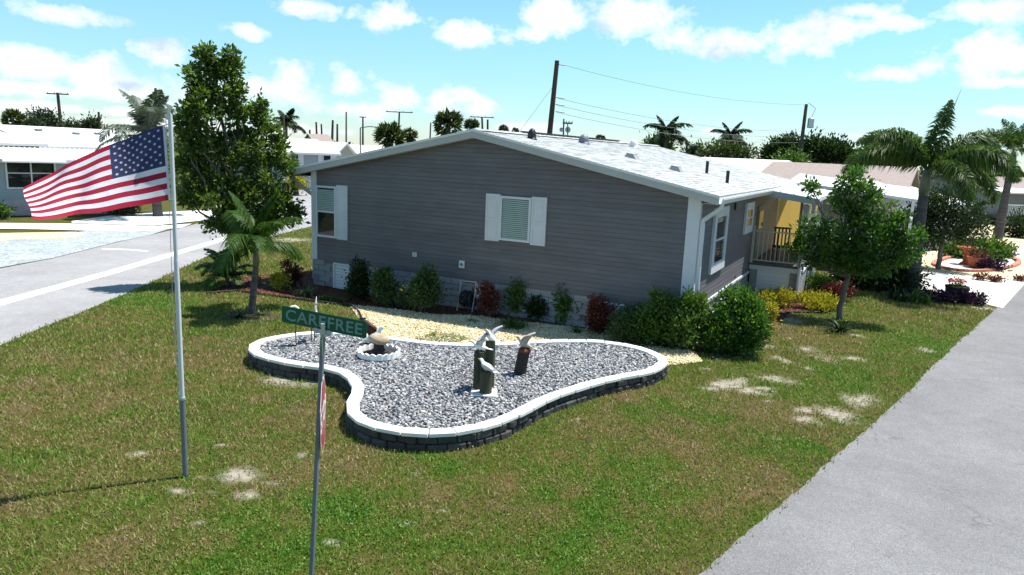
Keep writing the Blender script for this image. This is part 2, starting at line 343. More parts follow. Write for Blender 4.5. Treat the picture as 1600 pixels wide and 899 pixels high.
def lawn_color(t, blades=False):
    p = pos(t)
    a = noise(t, p, 1.9, 6, .66); b = noise(t, p, 9, 5, .7)
    f = math_node(t, 'ADD', math_node(t, 'MULTIPLY', a, .6), math_node(t, 'MULTIPLY', b, .4))
    f = math_node(t, 'ADD', f, attr(t, 'wear'))
    f = math_node(t, 'ADD', math_node(t, 'MULTIPLY', math_node(t, 'SUBTRACT', f, .50), 1.45), .50)
    if blades:
        g = N(t, 'ShaderNodeNewGeometry')
        f = math_node(t, 'ADD', f, math_node(t, 'MULTIPLY', math_node(t, 'SUBTRACT', g.outputs['Random Per Island'], .5), .42))
    col = ramp(t, f, [(.20, (.095, .225, .026)), (.36, (.155, .25, .038)), (.48, (.20, .235, .058)), (.57, (.25, .235, .084)), (.68, (.30, .24, .12)), (.84, (.39, .305, .18))])
    return col, b
def make_lawn():
    m, t, p = new_mat('lawn_ground'); setp(p, .95, .1)
    col, b = lawn_color(t)
    col = mix(t, 1.0, col, (.36, .33, .28), 'MULTIPLY')     # thatch and soil between the blades
    fine = noise(t, pos(t), 60, 3, .7)
    s = attr(t, 'sand')
    s = math_node(t, 'MULTIPLY', s, ramp(t, noise(t, pos(t), 9, 4, .7), [(.36, (.2,)*3), (.55, (1,)*3)]))
    sand = ramp(t, fine, [(.3, (.25, .22, .185)), (.7, (.45, .405, .345))])
    t.links.new(mix(t, s, col, sand), p.inputs['Base Color']); bump(t, p, fine, .8, .02); return m
def make_blade():
    m, t, p = new_mat('grass_blade'); setp(p, .5, .25)
    col, b = lawn_color(t, True); t.links.new(col, p.inputs['Base Color'])
    tr = N(t, 'ShaderNodeBsdfTranslucent'); t.links.new(mix(t, 1.0, col, (1.15, 1.2, .7), 'MULTIPLY'), tr.inputs[0])
    ms = N(t, 'ShaderNodeMixShader'); ms.inputs[0].default_value = .3
    t.links.new(p.outputs[0], ms.inputs[1]); t.links.new(tr.outputs[0], ms.inputs[2]); t.links.new(ms.outputs[0], t.nodes['Material Output'].inputs[0]); return m
def make_asphalt(name, base, cracks=True):
    m, t, p = new_mat(name); setp(p, .9, .2); v = pos(t)
    big = noise(t, v, .35, 4, .6); mid = noise(t, v, 3.0, 5, .7); fine = noise(t, v, 95, 2, .8)
    vo = N(t, 'ShaderNodeTexVoronoi'); vo.inputs['Scale'].default_value = 105; t.links.new(v, vo.inputs['Vector'])
    c0 = ramp(t, vo.outputs['Color'], [(.1, sc(base, .72)), (.5, base), (.95, sc(base, 1.35))])
    c1 = mix(t, 1.0, c0, ramp(t, big, [(.25, (.80,)*3), (.75, (1.14,)*3)]), 'MULTIPLY')
    c1 = mix(t, 1.0, c1, ramp(t, mid, [(.3, (.9,)*3), (.7, (1.08,)*3)]), 'MULTIPLY')
    if cracks:
        dn = N(t, 'ShaderNodeTexNoise'); dn.inputs['Scale'].default_value = 1.3; dn.inputs['Detail'].default_value = 6; t.links.new(v, dn.inputs['Vector'])
        ad = N(t, 'ShaderNodeVectorMath', operation='ADD'); t.links.new(v, ad.inputs[0])
        ml = N(t, 'ShaderNodeVectorMath', operation='SCALE'); ml.inputs['Scale'].default_value = 1.4; t.links.new(dn.outputs['Color'], ml.inputs[0]); t.links.new(ml.outputs[0], ad.inputs[1])
        ve = N(t, 'ShaderNodeTexVoronoi', feature='DISTANCE_TO_EDGE'); ve.inputs['Scale'].default_value = .33; t.links.new(ad.outputs[0], ve.inputs['Vector'])
        ck = ramp(t, ve.outputs['Distance'], [(0.0, (1,)*3), (.0035, (.6,)*3), (.006, (0,)*3)])
        ck = math_node(t, 'MULTIPLY', ck, ramp(t, noise(t, v, .8, 3, .6), [(.5, (0,)*3), (.62, (.42,)*3)]))
        c1 = mix(t, ck, c1, sc(base, .3))
    t.links.new(c1, p.inputs['Base Color']); bump(t, p, fine, .3, .005); return m
def make_gravel(name, stops, scale, bs=.8):
    m, t, p = new_mat(name); setp(p, .85, .2); v = pos(t)
    vo = N(t, 'ShaderNodeTexVoronoi'); vo.inputs['Scale'].default_value = scale; t.links.new(v, vo.inputs['Vector'])
    col = ramp(t, vo.outputs['Color'], stops)
    col = mix(t, 1.0, col, ramp(t, noise(t, v, 1.2, 5, .65), [(.3, (.82,)*3), (.7, (1.12,)*3)]), 'MULTIPLY')
    t.links.new(col, p.inputs['Base Color'])
    inv = math_node(t, 'SUBTRACT', 1.0, vo.outputs['Distance']); bump(t, p, inv, bs, .02); return m
def stone_mat(name, stops):
    m, t, p = new_mat(name); setp(p, .7, .3)
    g = N(t, 'ShaderNodeNewGeometry')
    col = ramp(t, g.outputs['Random Per Island'], stops)
    col = mix(t, 1.0, col, ramp(t, noise(t, g.outputs['Position'], 70, 3, .6), [(.3, (.8,)*3), (.7, (1.15,)*3)]), 'MULTIPLY')
    t.links.new(col, p.inputs['Base Color']); return m
M['lawn'] = make_lawn(); M['blade'] = make_blade()
M['road'] = make_asphalt('old_asphalt', (.192, .19, .195)); M['road2'] = make_asphalt('pale_asphalt', (.30, .297, .304), False)
M['concrete'] = mat('pale_concrete', (.62, .61, .58), .9, .2, .07, 1.5, .25, 90)
M['roadline'] = mat('white_road_band', (.74, .74, .72), .85, .2, .08, 2.5, .2, 80)
M['bluegravel'] = make_gravel('blue_grey_gravel', [(.1, (.20, .23, .25)), (.5, (.34, .385, .41)), (.9, (.52, .55, .57))], 22)
M['shell'] = make_gravel('crushed_shell', [(.05, (.40, .27, .12)), (.35, (.62, .50, .28)), (.7, (.74, .66, .45)), (.95, (.80, .76, .62))], 26)
M['mulch'] = make_gravel('red_mulch', [(.1, (.05, .016, .010)), (.5, (.125, .042, .026)), (.95, (.22, .09, .055))], 30)
M['whitegravel'] = make_gravel('white_gravel', [(.1, (.5, .5, .48)), (.5, (.68, .67, .64)), (.95, (.82, .81, .78))], 20)
M['stones'] = stone_mat('planter_pebbles', [(0, (.035, .04, .045)), (.15, (.09, .10, .115)), (.34, (.17, .195, .215)), (.56, (.25, .265, .285)), (.68, (.34, .30, .29)), (.8, (.37, .38, .39)), (.92, (.48, .48, .48)), (1, (.62, .61, .60))])
M['shellstone'] = stone_mat('shell_pieces', [(0, (.42, .28, .13)), (.3, (.66, .52, .28)), (.65, (.76, .68, .46)), (1, (.82, .78, .66))])

def sheet(name, pts, z, m):
    me = bpy.data.meshes.new(name); bm = bmesh.new()
    vs = [bm.verts.new((p[0], p[1], z)) for p in pts]; f = bm.faces.new(vs)
    if f.normal.z < 0: f.normal_flip()
    bmesh.ops.triangulate(bm, faces=[f]); bm.to_mesh(me); bm.free(); me.materials.append(m)
    bm = bmesh.new(); bm.from_mesh(me); bmesh.ops.recalc_face_normals(bm, faces=bm.faces[:])
    if bm.faces[0].normal.z < 0: bmesh.ops.reverse_faces(bm, faces=bm.faces[:])
    bm.to_mesh(me); bm.free()
    return struct(link(name, me))
def GP(l, z=0): return [G(x, y, z) for x, y in l]
me = bpy.data.meshes.new('ground'); R_ = 1500
me.from_pydata([(-R_, -R_, -.02), (R_, -R_, -.02), (R_, R_, -.02), (-R_, R_, -.02)], [], [(0, 1, 2, 3)]); me.materials.append(M['lawn']); struct(link('ground', me))
def wear(q): return .085*patch_np(q, DRY, .6, .9)-.17*patch_np(q, LUSH, .7, 1.3)+.16*(fbm(q[:, 0]*.55, q[:, 1]*.55, 3, 3)-.5)
def lawn_sheet():
    gx = np.arange(-14, 19, .085); gy = np.arange(-17, 17, .085); X, Y = np.meshgrid(gx, gy); q = np.stack([X.ravel(), Y.ravel()], 1); w = len(gx)
    z = (fbm(q[:, 0]*.8, q[:, 1]*.8, 1, 3)-.5)*.0
    r, c = np.meshgrid(np.arange(len(gy)-1), np.arange(w-1), indexing='ij'); a = (r*w+c).ravel(); F = np.stack([a, a+1, a+w+1, a+w], 1)
    me = np_mesh('lawn', np.column_stack([q, z]), F, M['lawn']); set_attr(me, 'sand', patch_np(q, SAND, .12, .7)); set_attr(me, 'wear', wear(q)); return me
struct(link('lawn', lawn_sheet()))

L_EDGE = [(-160, 618), (-60, 568), (0, 540), (60, 514), (120, 491), (200, 458), (260, 431), (330, 398), (400, 376), (470, 358)]
L_FAR = [(478, 292), (400, 318), (325, 345), (285, 356), (233, 368), (179, 380), (84, 404), (0, 420), (-90, 440)]
def ragged(pts, step=.12, amp=.014):
    out = []
    for (a, b_) in zip(pts[:-1], pts[1:]):
        a, b_ = Vector(a), Vector(b_); n = max(1, min(60, int((b_-a).length/step))); d = (b_-a).normalized(); nn = Vector((-d.y, d.x))
        for k in range(n): q = a.lerp(b_, k/n); out.append(tuple(q+nn*(amp*random.uniform(-1, 1)+amp*.8*math.sin(q.x*2.1+q.y*1.7))))
    return out+[tuple(pts[-1])]
le = ragged(GP(L_EDGE)); lf = GP(L_FAR)
_l0 = GP(L_EDGE[-2:]); dl = Vector((_l0[1][0]-_l0[0][0], _l0[1][1]-_l0[0][1])).normalized()
ROADL = le+[(le[-1][0]+dl.x*40, le[-1][1]+dl.y*40), (lf[0][0]-6, lf[0][1]+14)]+lf+[(le[0][0]-12, le[0][1]-10)]
sheet('road_beside_flagpole', ROADL, .004, M['road2'])
cl = GP([(-120, 509), (0, 474), (170, 427), (340, 377), (420, 354), (475, 338)])
cb = []
for i, q in enumerate(cl):
    a = Vector(cl[max(i-1, 0)]); b = Vector(cl[min(i+1, len(cl)-1)]); d = (b-a).normalized(); n_ = Vector((-d.y, d.x)); cb.append((Vector(q), n_))
sheet('road_band', [tuple(q+n_*.2) for q, n_ in cb]+[tuple(q-n_*.2) for q, n_ in reversed(cb)], .008, M['roadline'])
sheet('road_patch', GP([(158, 389), (200, 389.5), (232, 392.5), (231, 394), (200, 391.5), (160, 390.5)]), .008, M['concrete'])
R_EDGE = [(985, 985), (1092, 899), (1180, 822), (1250, 762), (1330, 692), (1400, 630), (1450, 580), (1500, 532), (1556, 483), (1604, 441)]
re_ = ragged(GP(R_EDGE)); _r0 = GP(R_EDGE[-2:]); dr = Vector((_r0[1][0]-_r0[0][0], _r0[1][1]-_r0[0][1])).normalized()
rx_far = (re_[-1][0]+dr.x*60, re_[-1][1]+dr.y*60)
ROADR = re_+[rx_far, (rx_far[0]+7, rx_far[1]-2)]+[(q[0]+7, q[1]-2.5) for q in reversed(re_)]
sheet('road_beside_lawn', ROADR, .004, M['road'])
# planter outline (top outer edge of the caps), 0.26 m above the ground
PZ = .26
PL = [(387.6,542.6),(391,552),(418,561),(456,569),(493,573),(520,577),(539,586),(550,599),(552,611),(543,623),(539,637),(546,650),(569,663.5),(607,673),(645,677.5),(690,678.5),(731,674),(782,661.6),(827,641),(861.5,622),(907,607),(944.6,595.5),(982.4,588),(1020,582),(1041,571),(1046,563),(1035,554),(1013,545),(982.5,537),(944.6,531.5),(907,530),(861.5,530.5),(812,533),(755.6,535.8),(710,536),(667,533),(622,527),(561.5,519.5),(523.7,517),(474.5,518),(436.7,523),(402.7,530),(389.5,537)]
PLW = GP(PL, PZ)
def smooth_loop(pts, n):
    pts = np.array(pts)
    for _ in range(2):
        q = np.empty((len(pts)*2, 2)); nx = np.roll(pts, -1, 0); q[0::2] = pts*.75+nx*.25; q[1::2] = pts*.25+nx*.75; pts = q
    d = np.linalg.norm(np.roll(pts, -1, 0)-pts, axis=1); c = np.concatenate([[0], np.cumsum(d)]); L = c[-1]
    s = np.arange(n)*L/n; out = []
    pp = np.vstack([pts, pts[:1]])
    for a in s:
        i = np.searchsorted(c, a, 'right')-1; k = (a-c[i])/max(1e-9, d[i]); out.append(pp[i]*(1-k)+pp[i+1]*k)
    return np.array(out), L
def inset(loop, d):
    nx = np.roll(loop, -1, 0)-np.roll(loop, 1, 0); nx /= np.linalg.norm(nx, axis=1)[:, None]
    nrm = np.stack([-nx[:, 1], nx[:, 0]], 1)
    area = np.sum(loop[:, 0]*np.roll(loop[:, 1], -1)-np.roll(loop[:, 0], -1)*loop[:, 1])
    return loop+nrm*d*(1 if area > 0 else -1)
def inside(pts, poly):
    pts = np.asarray(pts); poly = np.asarray(poly); x, y = pts[:, 0], pts[:, 1]; r = np.zeros(len(pts), bool); n = len(poly); j = n-1
    for i in range(n):
        xi, yi = poly[i]; xj, yj = poly[j]
        c = ((yi > y) != (yj > y)) & (x < (xj-xi)*(y-yi)/(yj-yi+1e-12)+xi); r ^= c; j = i
    return r
PLOOP, PLEN = smooth_loop(PLW, 400)
SHELL = GP([(545,477),(600,482),(680,492),(740,494),(800,502),(880,510),(960,522),(1030,543),(1085,550),(1098,566),(1045,572),(950,560),(850,548),(700,548),(610,535),(580,517),(562,500)])
MULCH = GP([(322,459),(370,455),(430,463),(520,475),(547,478),(600,483),(680,493),(740,498),(800,509),(880,518),(960,529),(1030,549),(1085,553),(1150,555),(1196,540),(1215,505),(1240,488)])+[(11.9, 6.5), (10.4, 6.5), (10.4, .0), (0, 0), (-.1, 3.0), (-1.2, 3.0), (-1.9, .5), (-2.2, -.6)]
sheet('mulch_bed', MULCH, .008, M['mulch']); sheet('shell_bed', SHELL, .012, M['shell'])
MULCH2 = GP([(1240,488),(1290,486),(1320,474),(1316,455),(1270,440)])+[(11.7, 8), (11.7, 6.5)]
sheet('mulch_bed', MULCH2, .006, M['mulch'])
# across the road, left
sheet('gravel_yard', GP([(-80,385),(0,377),(60,372),(136,361),(223,362),(262,359),(233,368),(179,379.5),(84,403.5),(30,413),(-60,430)]), .010, M['bluegravel'])
sheet('shell_island', GP([(-30,366),(0,365),(60,364),(120,363),(133,368),(115,373),(60,374),(23,375),(0,378),(-40,382)]), .016, M['shell'])
sheet('driveway', GP([(-90,353),(0,349),(110,350),(240,354),(300,350),(285,356),(240,361),(205,362),(136,361),(60,359),(0,358),(-90,365)]), .014, M['concrete'])
sheet('gravel_yard', GP([(112,346),(180,336),(330,328),(420,300),(400,318),(325,344),(240,353),(112,349)]), .011, M['whitegravel'])
# beyond the house on the right
DRIVE = GP([(1300,428),(1410,419),(1505,432),(1572,437),(1603,442),(1567,482),(1535,475),(1470,462),(1412,447),(1300,446)])
sheet('driveway', DRIVE, .012, M['concrete'])
sheet('shell_yard', GP([(1390,409),(1440,390),(1510,372),(1530,352),(1690,352),(1690,385),(1603,441.5),(1572,436.5),(1505,431.5),(1435,423)]), .008, M['shell'])
sheet('path', GP([(1395,398),(1440,377),(1500,381),(1560,388),(1640,397),(1640,405),(1550,397),(1500,391),(1440,389)]), .012, M['concrete'])
sheet('white_bed', GP([(1462,418),(1480,408),(1500,400),(1540,399),(1575,403),(1590,411),(1580,417),(1545,424),(1500,424)]), .016, M['whitegravel'])

# ------------------------------------------------------------ grass blades of the lawn
LAWN = GP(L_EDGE)[1:]+[(-6, 10), (-1, 10), (-.2, 0.5), (5, -.5), (10.3, 0), (10.4, 14)]+GP([(1330,441),(1412,447),(1470,462),(1535,475)])+list(reversed([q for q in re_ if q[1] < G(1556, 483)[1]+.01]))+[G(300, 1100), G(-300, 900), G(-300, 690)]
def blades():
    P_ = []
    for d0, d1, dens in ((0, 7.5, 2100), (7.5, 11, 1550), (11, 16, 950), (16, 24, 480), (24, 36, 160)):
        A = (2*d1)**2; n = int(A*dens); q = rng.uniform(-d1, d1, (n, 2)); r = np.hypot(q[:, 0], q[:, 1]); q = q[(r >= d0) & (r < d1)]+CAM[:2]; 
        v = q-CAM[:2]; dep = v[:, 0]*math.sin(YAW)+v[:, 1]*math.cos(YAW); lat = v[:, 0]*_r[0]+v[:, 1]*_r[1]
        q = q[(dep > 3) & (np.abs(lat) < dep*.80+1.5)]; P_.append(q)
    q = np.vstack(P_); q = q[inside(q+rng.normal(size=q.shape)*.035, LAWN)]
    for poly in (PLOOP, SHELL, MULCH, MULCH2): q = q[~inside(q, poly)]
    keep = rng.random(len(q)) > .95*patch_np(q, SAND, .12, .7)
    q = q[keep]; n = len(q)
    d = np.hypot(q[:, 0]-CAM[0], q[:, 1]-CAM[1])
    clump = .5+.5*np.sin(q[:, 0]*3.1+1.3*np.sin(q[:, 1]*2.3))*np.sin(q[:, 1]*2.7+1.1*np.sin(q[:, 0]*3.7))
    h = (.022+.040*rng.random(n)+.024*clump)*(1+.03*np.maximum(0, d-9)); w = (.0048+.0045*rng.random(n))*(1+.09*np.maximum(0, d-7))
    an = rng.uniform(0, 2*PI, n); lean = rng.uniform(.2, 1.15, n)
    dx, dy = np.cos(an), np.sin(an); ox = rng.uniform(0, 2*PI, n)
    px, py = np.cos(ox)*w, np.sin(ox)*w
    V = np.empty((n, 3, 3))
    V[:, 0] = np.stack([q[:, 0]-px, q[:, 1]-py, np.full(n, -.004)], 1); V[:, 1] = np.stack([q[:, 0]+px, q[:, 1]+py, np.full(n, -.004)], 1)
    V[:, 2] = np.stack([q[:, 0]+dx*h*np.sin(lean), q[:, 1]+dy*h*np.sin(lean), h*np.cos(lean)*.9+.006], 1)
    me = np_mesh('grass', V.reshape(-1, 3), np.arange(3*n).reshape(-1, 3), M['blade']); set_attr(me, 'wear', np.repeat(wear(q), 3)); return me
sheet('mulch_bed', [(G(387, 494)[0]+.75*math.cos(a)*(1+.12*math.sin(3*a)), G(387, 494)[1]+.55*math.sin(a)) for a in np.linspace(0, 2*PI, 24, endpoint=False)], .009, M['soil'])
def clover():
    q = []
    for (x, y, rx, ry) in LUSH:
        n = int(1100*rx*ry*3); q.append(rng.normal(size=(n, 2))*np.array([rx*.9, ry*.9])+np.array([x, y]))
    d = rng.uniform(0, 1, (26000, 2)); base_ = np.array([CAM[0]-9, CAM[1]+3])+d*np.array([13, 13]); q.append(base_); q = np.vstack(q); q = q[inside(q, LAWN)]
    for poly in (PLOOP, SHELL, MULCH, MULCH2): q = q[~inside(q, poly)]
    n = len(q); s = rng.uniform(.006, .014, n); a = rng.uniform(0, 2*PI, n); tx = rng.normal(size=(n, 2))*.6; z = rng.uniform(.012, .045, n)
    V = np.empty((n, 4, 3))
    for k in range(4):
        dx = np.cos(a+k*PI/2)*s*(1.0 if k % 2 else .7); dy = np.sin(a+k*PI/2)*s*(1.0 if k % 2 else .7); V[:, k] = np.stack([q[:, 0]+dx, q[:, 1]+dy, z+dx*tx[:, 0]+dy*tx[:, 1]], 1)
    me = np_mesh('clover', V.reshape(-1, 3), np.arange(4*n).reshape(-1, 4), M['blade']); set_attr(me, 'wear', np.repeat(wear(q)-.05, 4)); return me
stuff(link('clover', clover()), 'broad-leaved clover and weeds growing through the lawn', 'weeds')
stuff(link('grass', blades()), 'patchy green and brown lawn grass around the planter', 'grass')

# ------------------------------------------------------------ the grey house
HW, HL = 10.32, 13.8; ZB = .75; RX, RZ, SL = 5.1, 4.26, .203
XE_R, XE_L = 10.70, -.75; YF, YE = -.25, 14.0        # roof edges
def roofz(x): return RZ-SL*abs(x-RX)
house = thing('house', 'single-storey house with dark grey lap siding and pale shingle roof', 'house')
def board_mesh(x0, x1, x0t, x1t, h, name='siding_board'):
    """one lap board: local x along the wall, z up, outside is -y"""
    b = MB(); pr = .014; g = .72*h; L0 = x0+(x0t-x0)*.72; L1 = x1+(x1t-x1)*.72; e0 = x0+(x0t-x0)*.8; e1 = x1+(x1t-x1)*.8
    prof = [(x0, x1, 0, 0), (x0, x1, -pr, 0), (L0, L1, -pr*.72, g), (e0, e1, -.003, .80*h), (x0t, x1t, -.002, h), (x0t, x1t, 0, h)]
    vs = [(a, y, z) for a, c, y, z in prof]+[(c, y, z) for a, c, y, z in prof]
    b.add(vs, [(i, i+1, 7+i, 6+i) for i in range(5)]+[tuple(range(5, -1, -1)), tuple(range(6, 12)), (5, 0, 6, 11)]); return b
# gable wall
gw = MB(); gw.prism([(0, 0, ZB-.1), (HW, 0, ZB-.1), (HW, 0, roofz(HW)-.14), (RX, 0, RZ-.14), (0, 0, roofz(0)-.14)], (0, .12, 0)); gw = gw.build('gable_wall', M['siding'], house)
z = ZB; EX = .104
while z < RZ-.2:
    zt = z+EX
    def lim(zz):
        dx = (RZ-.15-zz)/SL; return max(.05, RX-dx), min(HW-.05, RX+dx)
    a0, a1 = lim(z); b0, b1 = lim(zt)
    if a1-a0 < .1: break
    if b1 <= b0: b0 = b1 = RX
    row = int(round((z-ZB)/EX)); cuts = [x for x in ((2.9, 6.55, 9.6), (1.3, 4.95, 8.2), (3.9, 7.5), (2.1, 5.8, 9.1))[row % 4] if a0+.4 < x < a1-.4 and b0+.4 < x < b1-.4]
    xs = [None]+cuts+[None]
    for k in range(len(xs)-1):
        l0, l0t = (a0, b0) if xs[k] is None else (xs[k]-.004, xs[k]-.004); r0, r0t = (a1, b1) if xs[k+1] is None else (xs[k+1]+.004, xs[k+1]+.004)
        o = board_mesh(l0, r0, l0t, r0t, EX).build('siding_board', M['siding'], gw); o.location = (0, -.0016*(k % 2)-random.uniform(0, .0008), z)
    z = zt
# side wall facing the lawn (+x), then the wall on the porch
SLEN = 6.5
sw = MB().box(HW-.12, HW, .12, HL, ZB-.1, 3.0).build('side_wall', M['siding'], house)
me = board_mesh(.05, SLEN, .05, SLEN, EX).mesh('siding_board', M['siding'])
for k in range(22): link('siding_board', me, sw, (HW+random.uniform(0, .001), 0, ZB+k*EX), PI/2)
me = board_mesh(SLEN+.02, HL, SLEN+.02, HL, EX).mesh('siding_board', M['tanwall'])
for k in range(22): link('siding_board', me, sw, (HW, 0, ZB+k*EX), PI/2)
lw = MB().box(0, .12, .12, HL, ZB-.1, 3.0).build('rear_side_wall', M['siding'], house)
me = board_mesh(-HL, -.05, -HL, -.05, EX).mesh('siding_board', M['siding'])
for k in range(22): link('siding_board', me, lw, (0, 0, ZB+k*EX), -PI/2)
MB().prism([(0, HL, ZB-.1), (HW, HL, ZB-.1), (HW, HL, 3.0), (RX, HL, RZ-.14), (0, HL, 3.0)], (0, -.12, 0)).build('back_wall', M['siding'], house)
# corner trims and frieze
for x0, x1 in ((-.022, .16), (HW-.24, HW+.022)):
    b = MB(); b.box(x0, x1, -.03, .0, ZB-.02, roofz((x0+x1)/2)-.16); 
    if x1 > HW: b.box(HW, HW+.022, .0, .11, ZB-.02, 2.98)
    else: b.box(-.022, 0, 0, .11, ZB-.02, 2.98)
    b.build('corner_trim', M['white'], house)
# skirting blocks
def skirt(name, length, loc, rz, h=ZB-.02, bw=.405, bh=.145, gaps=()):
    s = MB().box(0, length, .05, .11, 0, h).build(name, M['mortar'], house); s.location = loc; s.rotation_euler = (0, 0, rz)
    rows = int(h/bh); cache = {}
    for r in range(rows):
        x = -(bw/2 if r % 2 else 0)
        while x < length:
            a, b_ = max(x, 0)+.006, min(x+bw, length)-.006
            if b_-a > .04 and not any(a < g1 and b_ > g0 for g0, g1 in gaps):
                key = round(b_-a, 2)
                if key not in cache: cache[key] = [MB().box(0, key, random.uniform(.0, .012), .05, .006, bh-.006).mesh('block', M['skirt']) for _ in range(2)]
                link('block', random.choice(cache[key]), s, (a, 0, r*bh))
            x += bw
    return s
sk = skirt('skirting', HW, (0, -.02, 0), 0, gaps=((.72, 1.3), (5.15, 5.55), (8.2, 8.95)))
skirt('skirting', SLEN, (HW+.02, 0, 0), PI/2)
MB().box(HW+.0, HW+.05, .02, SLEN, ZB-.07, ZB-.012).build('skirting_cap', M['white'], house)
# louvred access panel and the decorative open blocks
p = MB(); p.box(.74, .78, -.05, .03, 0.02, .70).box(1.24, 1.28, -.05, .03, .02, .70).box(.78, 1.24, -.05, .03, .66, .70).box(.78, 1.24, -.05, .03, .02, .06)
lp = p.build('louvre_panel', M['vent'], house)
MB().box(.78, 1.24, .0, .03, .06, .66).build('louvre_back', M['vent'], lp)
sm = MB().add([(.785, -.035, 0), (1.235, -.035, 0), (1.235, -.002, .05), (.785, -.002, .05), (.785, -.028, -.006), (1.235, -.028, -.006), (1.235, .0, .044), (.785, .0, .044)], [(0, 1, 2, 3), (7, 6, 5, 4), (0, 4, 5, 1), (1, 5, 6, 2), (2, 6, 7, 3), (3, 7, 4, 0)]).mesh('louvre_slat', M['vent'])
for k in range(7): link('louvre_slat', sm, lp, (0, 0, .09+k*.08))
def deco_block(x0, n):
    for i in range(n):
        x = x0+i*.36; d = thing('x', '', ''); bpy.data.objects.remove(d)
        b = MB(); s = .36; z0 = .30; y0, y1 = -.045, .03
        b.box(x, x+s, y0, y1, z0, z0+.035).box(x, x+s, y0, y1, z0+s-.035, z0+s).box(x, x+.035, y0, y1, z0+.035, z0+s-.035).box(x+s-.035, x+s, y0, y1, z0+.035, z0+s-.035)
        for dx, dz in ((1, 1), (-1, 1)):
            c = Vector((x+s/2, 0, z0+s/2)); e = Vector((dx, 0, dz)).normalized(); q = Vector((-e.z, 0, e.x))*.02; l = s*.60
            b.prism([c-e*l-q+Vector((0, y0+.004, 0)), c+e*l-q+Vector((0, y0+.004, 0)), c+e*l+q+Vector((0, y0+.004, 0)), c-e*l+q+Vector((0, y0+.004, 0))], (0, .06, 0))
        b.box(x+s/2-.02, x+s/2+.02, y0+.006, .02, z0+.035, z0+s-.035)
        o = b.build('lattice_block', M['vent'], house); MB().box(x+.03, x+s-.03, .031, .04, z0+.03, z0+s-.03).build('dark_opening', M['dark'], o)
deco_block(5.17, 1); deco_block(8.22, 2)
# small vents on the gable wall
def wall_vent(x, z, w, h, dark):
    o = MB().box(x, x+w, -.045, -.012, z, z+h).build('wall_vent', M['vent'], house, .006)
    if dark: MB().lathe([(.038, 0), (.038, .012), (.03, .014)], 12).build('vent_hood', M['galv'], o).matrix_local = Matrix.Translation((x+w/2, -.045, z+h/2)) @ Matrix.Rotation(PI/2, 4, 'X')
    else:
        for k in range(3): MB().box(x+.02, x+w-.02, -.05, -.045, z+.02+k*.03, z+.035+k*.03).build('grille_bar', M['fascia'], o)
wall_vent(3.30, 1.13, .13, .11, False); wall_vent(4.68, 1.0, .15, .18, True)

# windows -------------------------------------------------
def window(parent, loc, rz, w, h, double=True, blinds='all', fw=.055, name='window', cols=1, m_frame=None, slats=True):
    """local x along wall, z up, -y outside; origin at lower left of the outer frame"""
    mf = m_frame or M['white']
    b = MB(); y0, y1 = -.06, -.0
    b.box(0, w, y0, y1, 0, fw).box(0, w, y0, y1, h-fw, h).box(0, fw, y0, y1, fw, h-fw).box(w-fw, w, y0, y1, fw, h-fw)
    if double: b.box(fw, w-fw, y0+.01, y1, h/2-.022, h/2+.022)
    for c in range(1, cols): b.box(w*c/cols-.03, w*c/cols+.03, y0+.005, y1, fw, h-fw)
    o = b.build(name, mf, parent); o.location = loc; o.rotation_euler = (0, 0, rz)
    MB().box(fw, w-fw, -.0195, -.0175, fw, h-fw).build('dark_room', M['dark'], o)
    zs = [(fw, h/2-.022), (h/2+.022, h-fw)] if double else [(fw, h-fw)]
    for i, (a, c) in enumerate(zs):
        MB().box(fw, w-fw, -.042, -.040, a, c).build('pane', M['pane'], o)
    if slats and blinds:
        lo = fw if blinds == 'all' else h/2
        n = int((h-fw-lo)/.045)
        sm = MB().add([(fw+.01, -.036, 0), (w-fw-.01, -.036, 0), (w-fw-.01, -.024, .034), (fw+.01, -.024, .034)], [(0, 1, 2, 3)]).mesh('blind_slat', M['blind'])
        for k in range(n): link('blind_slat', sm, o, (0, 0, lo+.004+k*.045))
    return o
def shutter(parent, loc, rz, w, h):
    b = MB(); b.box(0, w, -.05, -.018, 0, h)
    o = b.build('shutter', M['white'], parent); o.location = loc; o.rotation_euler = (0, 0, rz)
    f = .05
    for a, c in ((0, f), (h*.47-f/2, h*.47+f/2), (h-f, h)): MB().box(0.001, w-.001, -.062, -.05, a+.001, c-.001).build('shutter_rail', M['white'], o)
    for a in (.001, w-f): MB().box(a, a+f-.001, -.0615, -.05, f, h*.47-f/2).build('shutter_stile', M['white'], o); MB().box(a, a+f-.001, -.0615, -.05, h*.47+f/2, h-f).build('shutter_stile', M['white'], o)
    for a, c in ((f+.03, h*.47-f/2-.03), (h*.47+f/2+.03, h-f-.03)): MB().box(f+.025, w-f-.025, -.057, -.05, a, c).build('shutter_panel', M['white'], o, .005)
window(house, (.165, -.016, 1.36), 0, .70, 1.36, True, 'upper'); shutter(house, (.87, -.0, 1.34), 0, .36, 1.42)
window(house, (5.76, -.016, 1.78), 0, .80, 1.02, False, 'all'); shutter(house, (5.38, 0, 1.74), 0, .375, 1.09); shutter(house, (6.565, 0, 1.74), 0, .375, 1.09)
window(house, (HW+.016, 1.22, 1.32), PI/2, 1.42, 1.46, True, None, .22); window(house, (HW+.016, 4.95, 1.90), PI/2, 1.15, .83, True, None, .20)
MB().box(HW+.01, HW+.05, 3.52, 3.56, 2.62, 2.80).build('wall_light', M['black'], house)

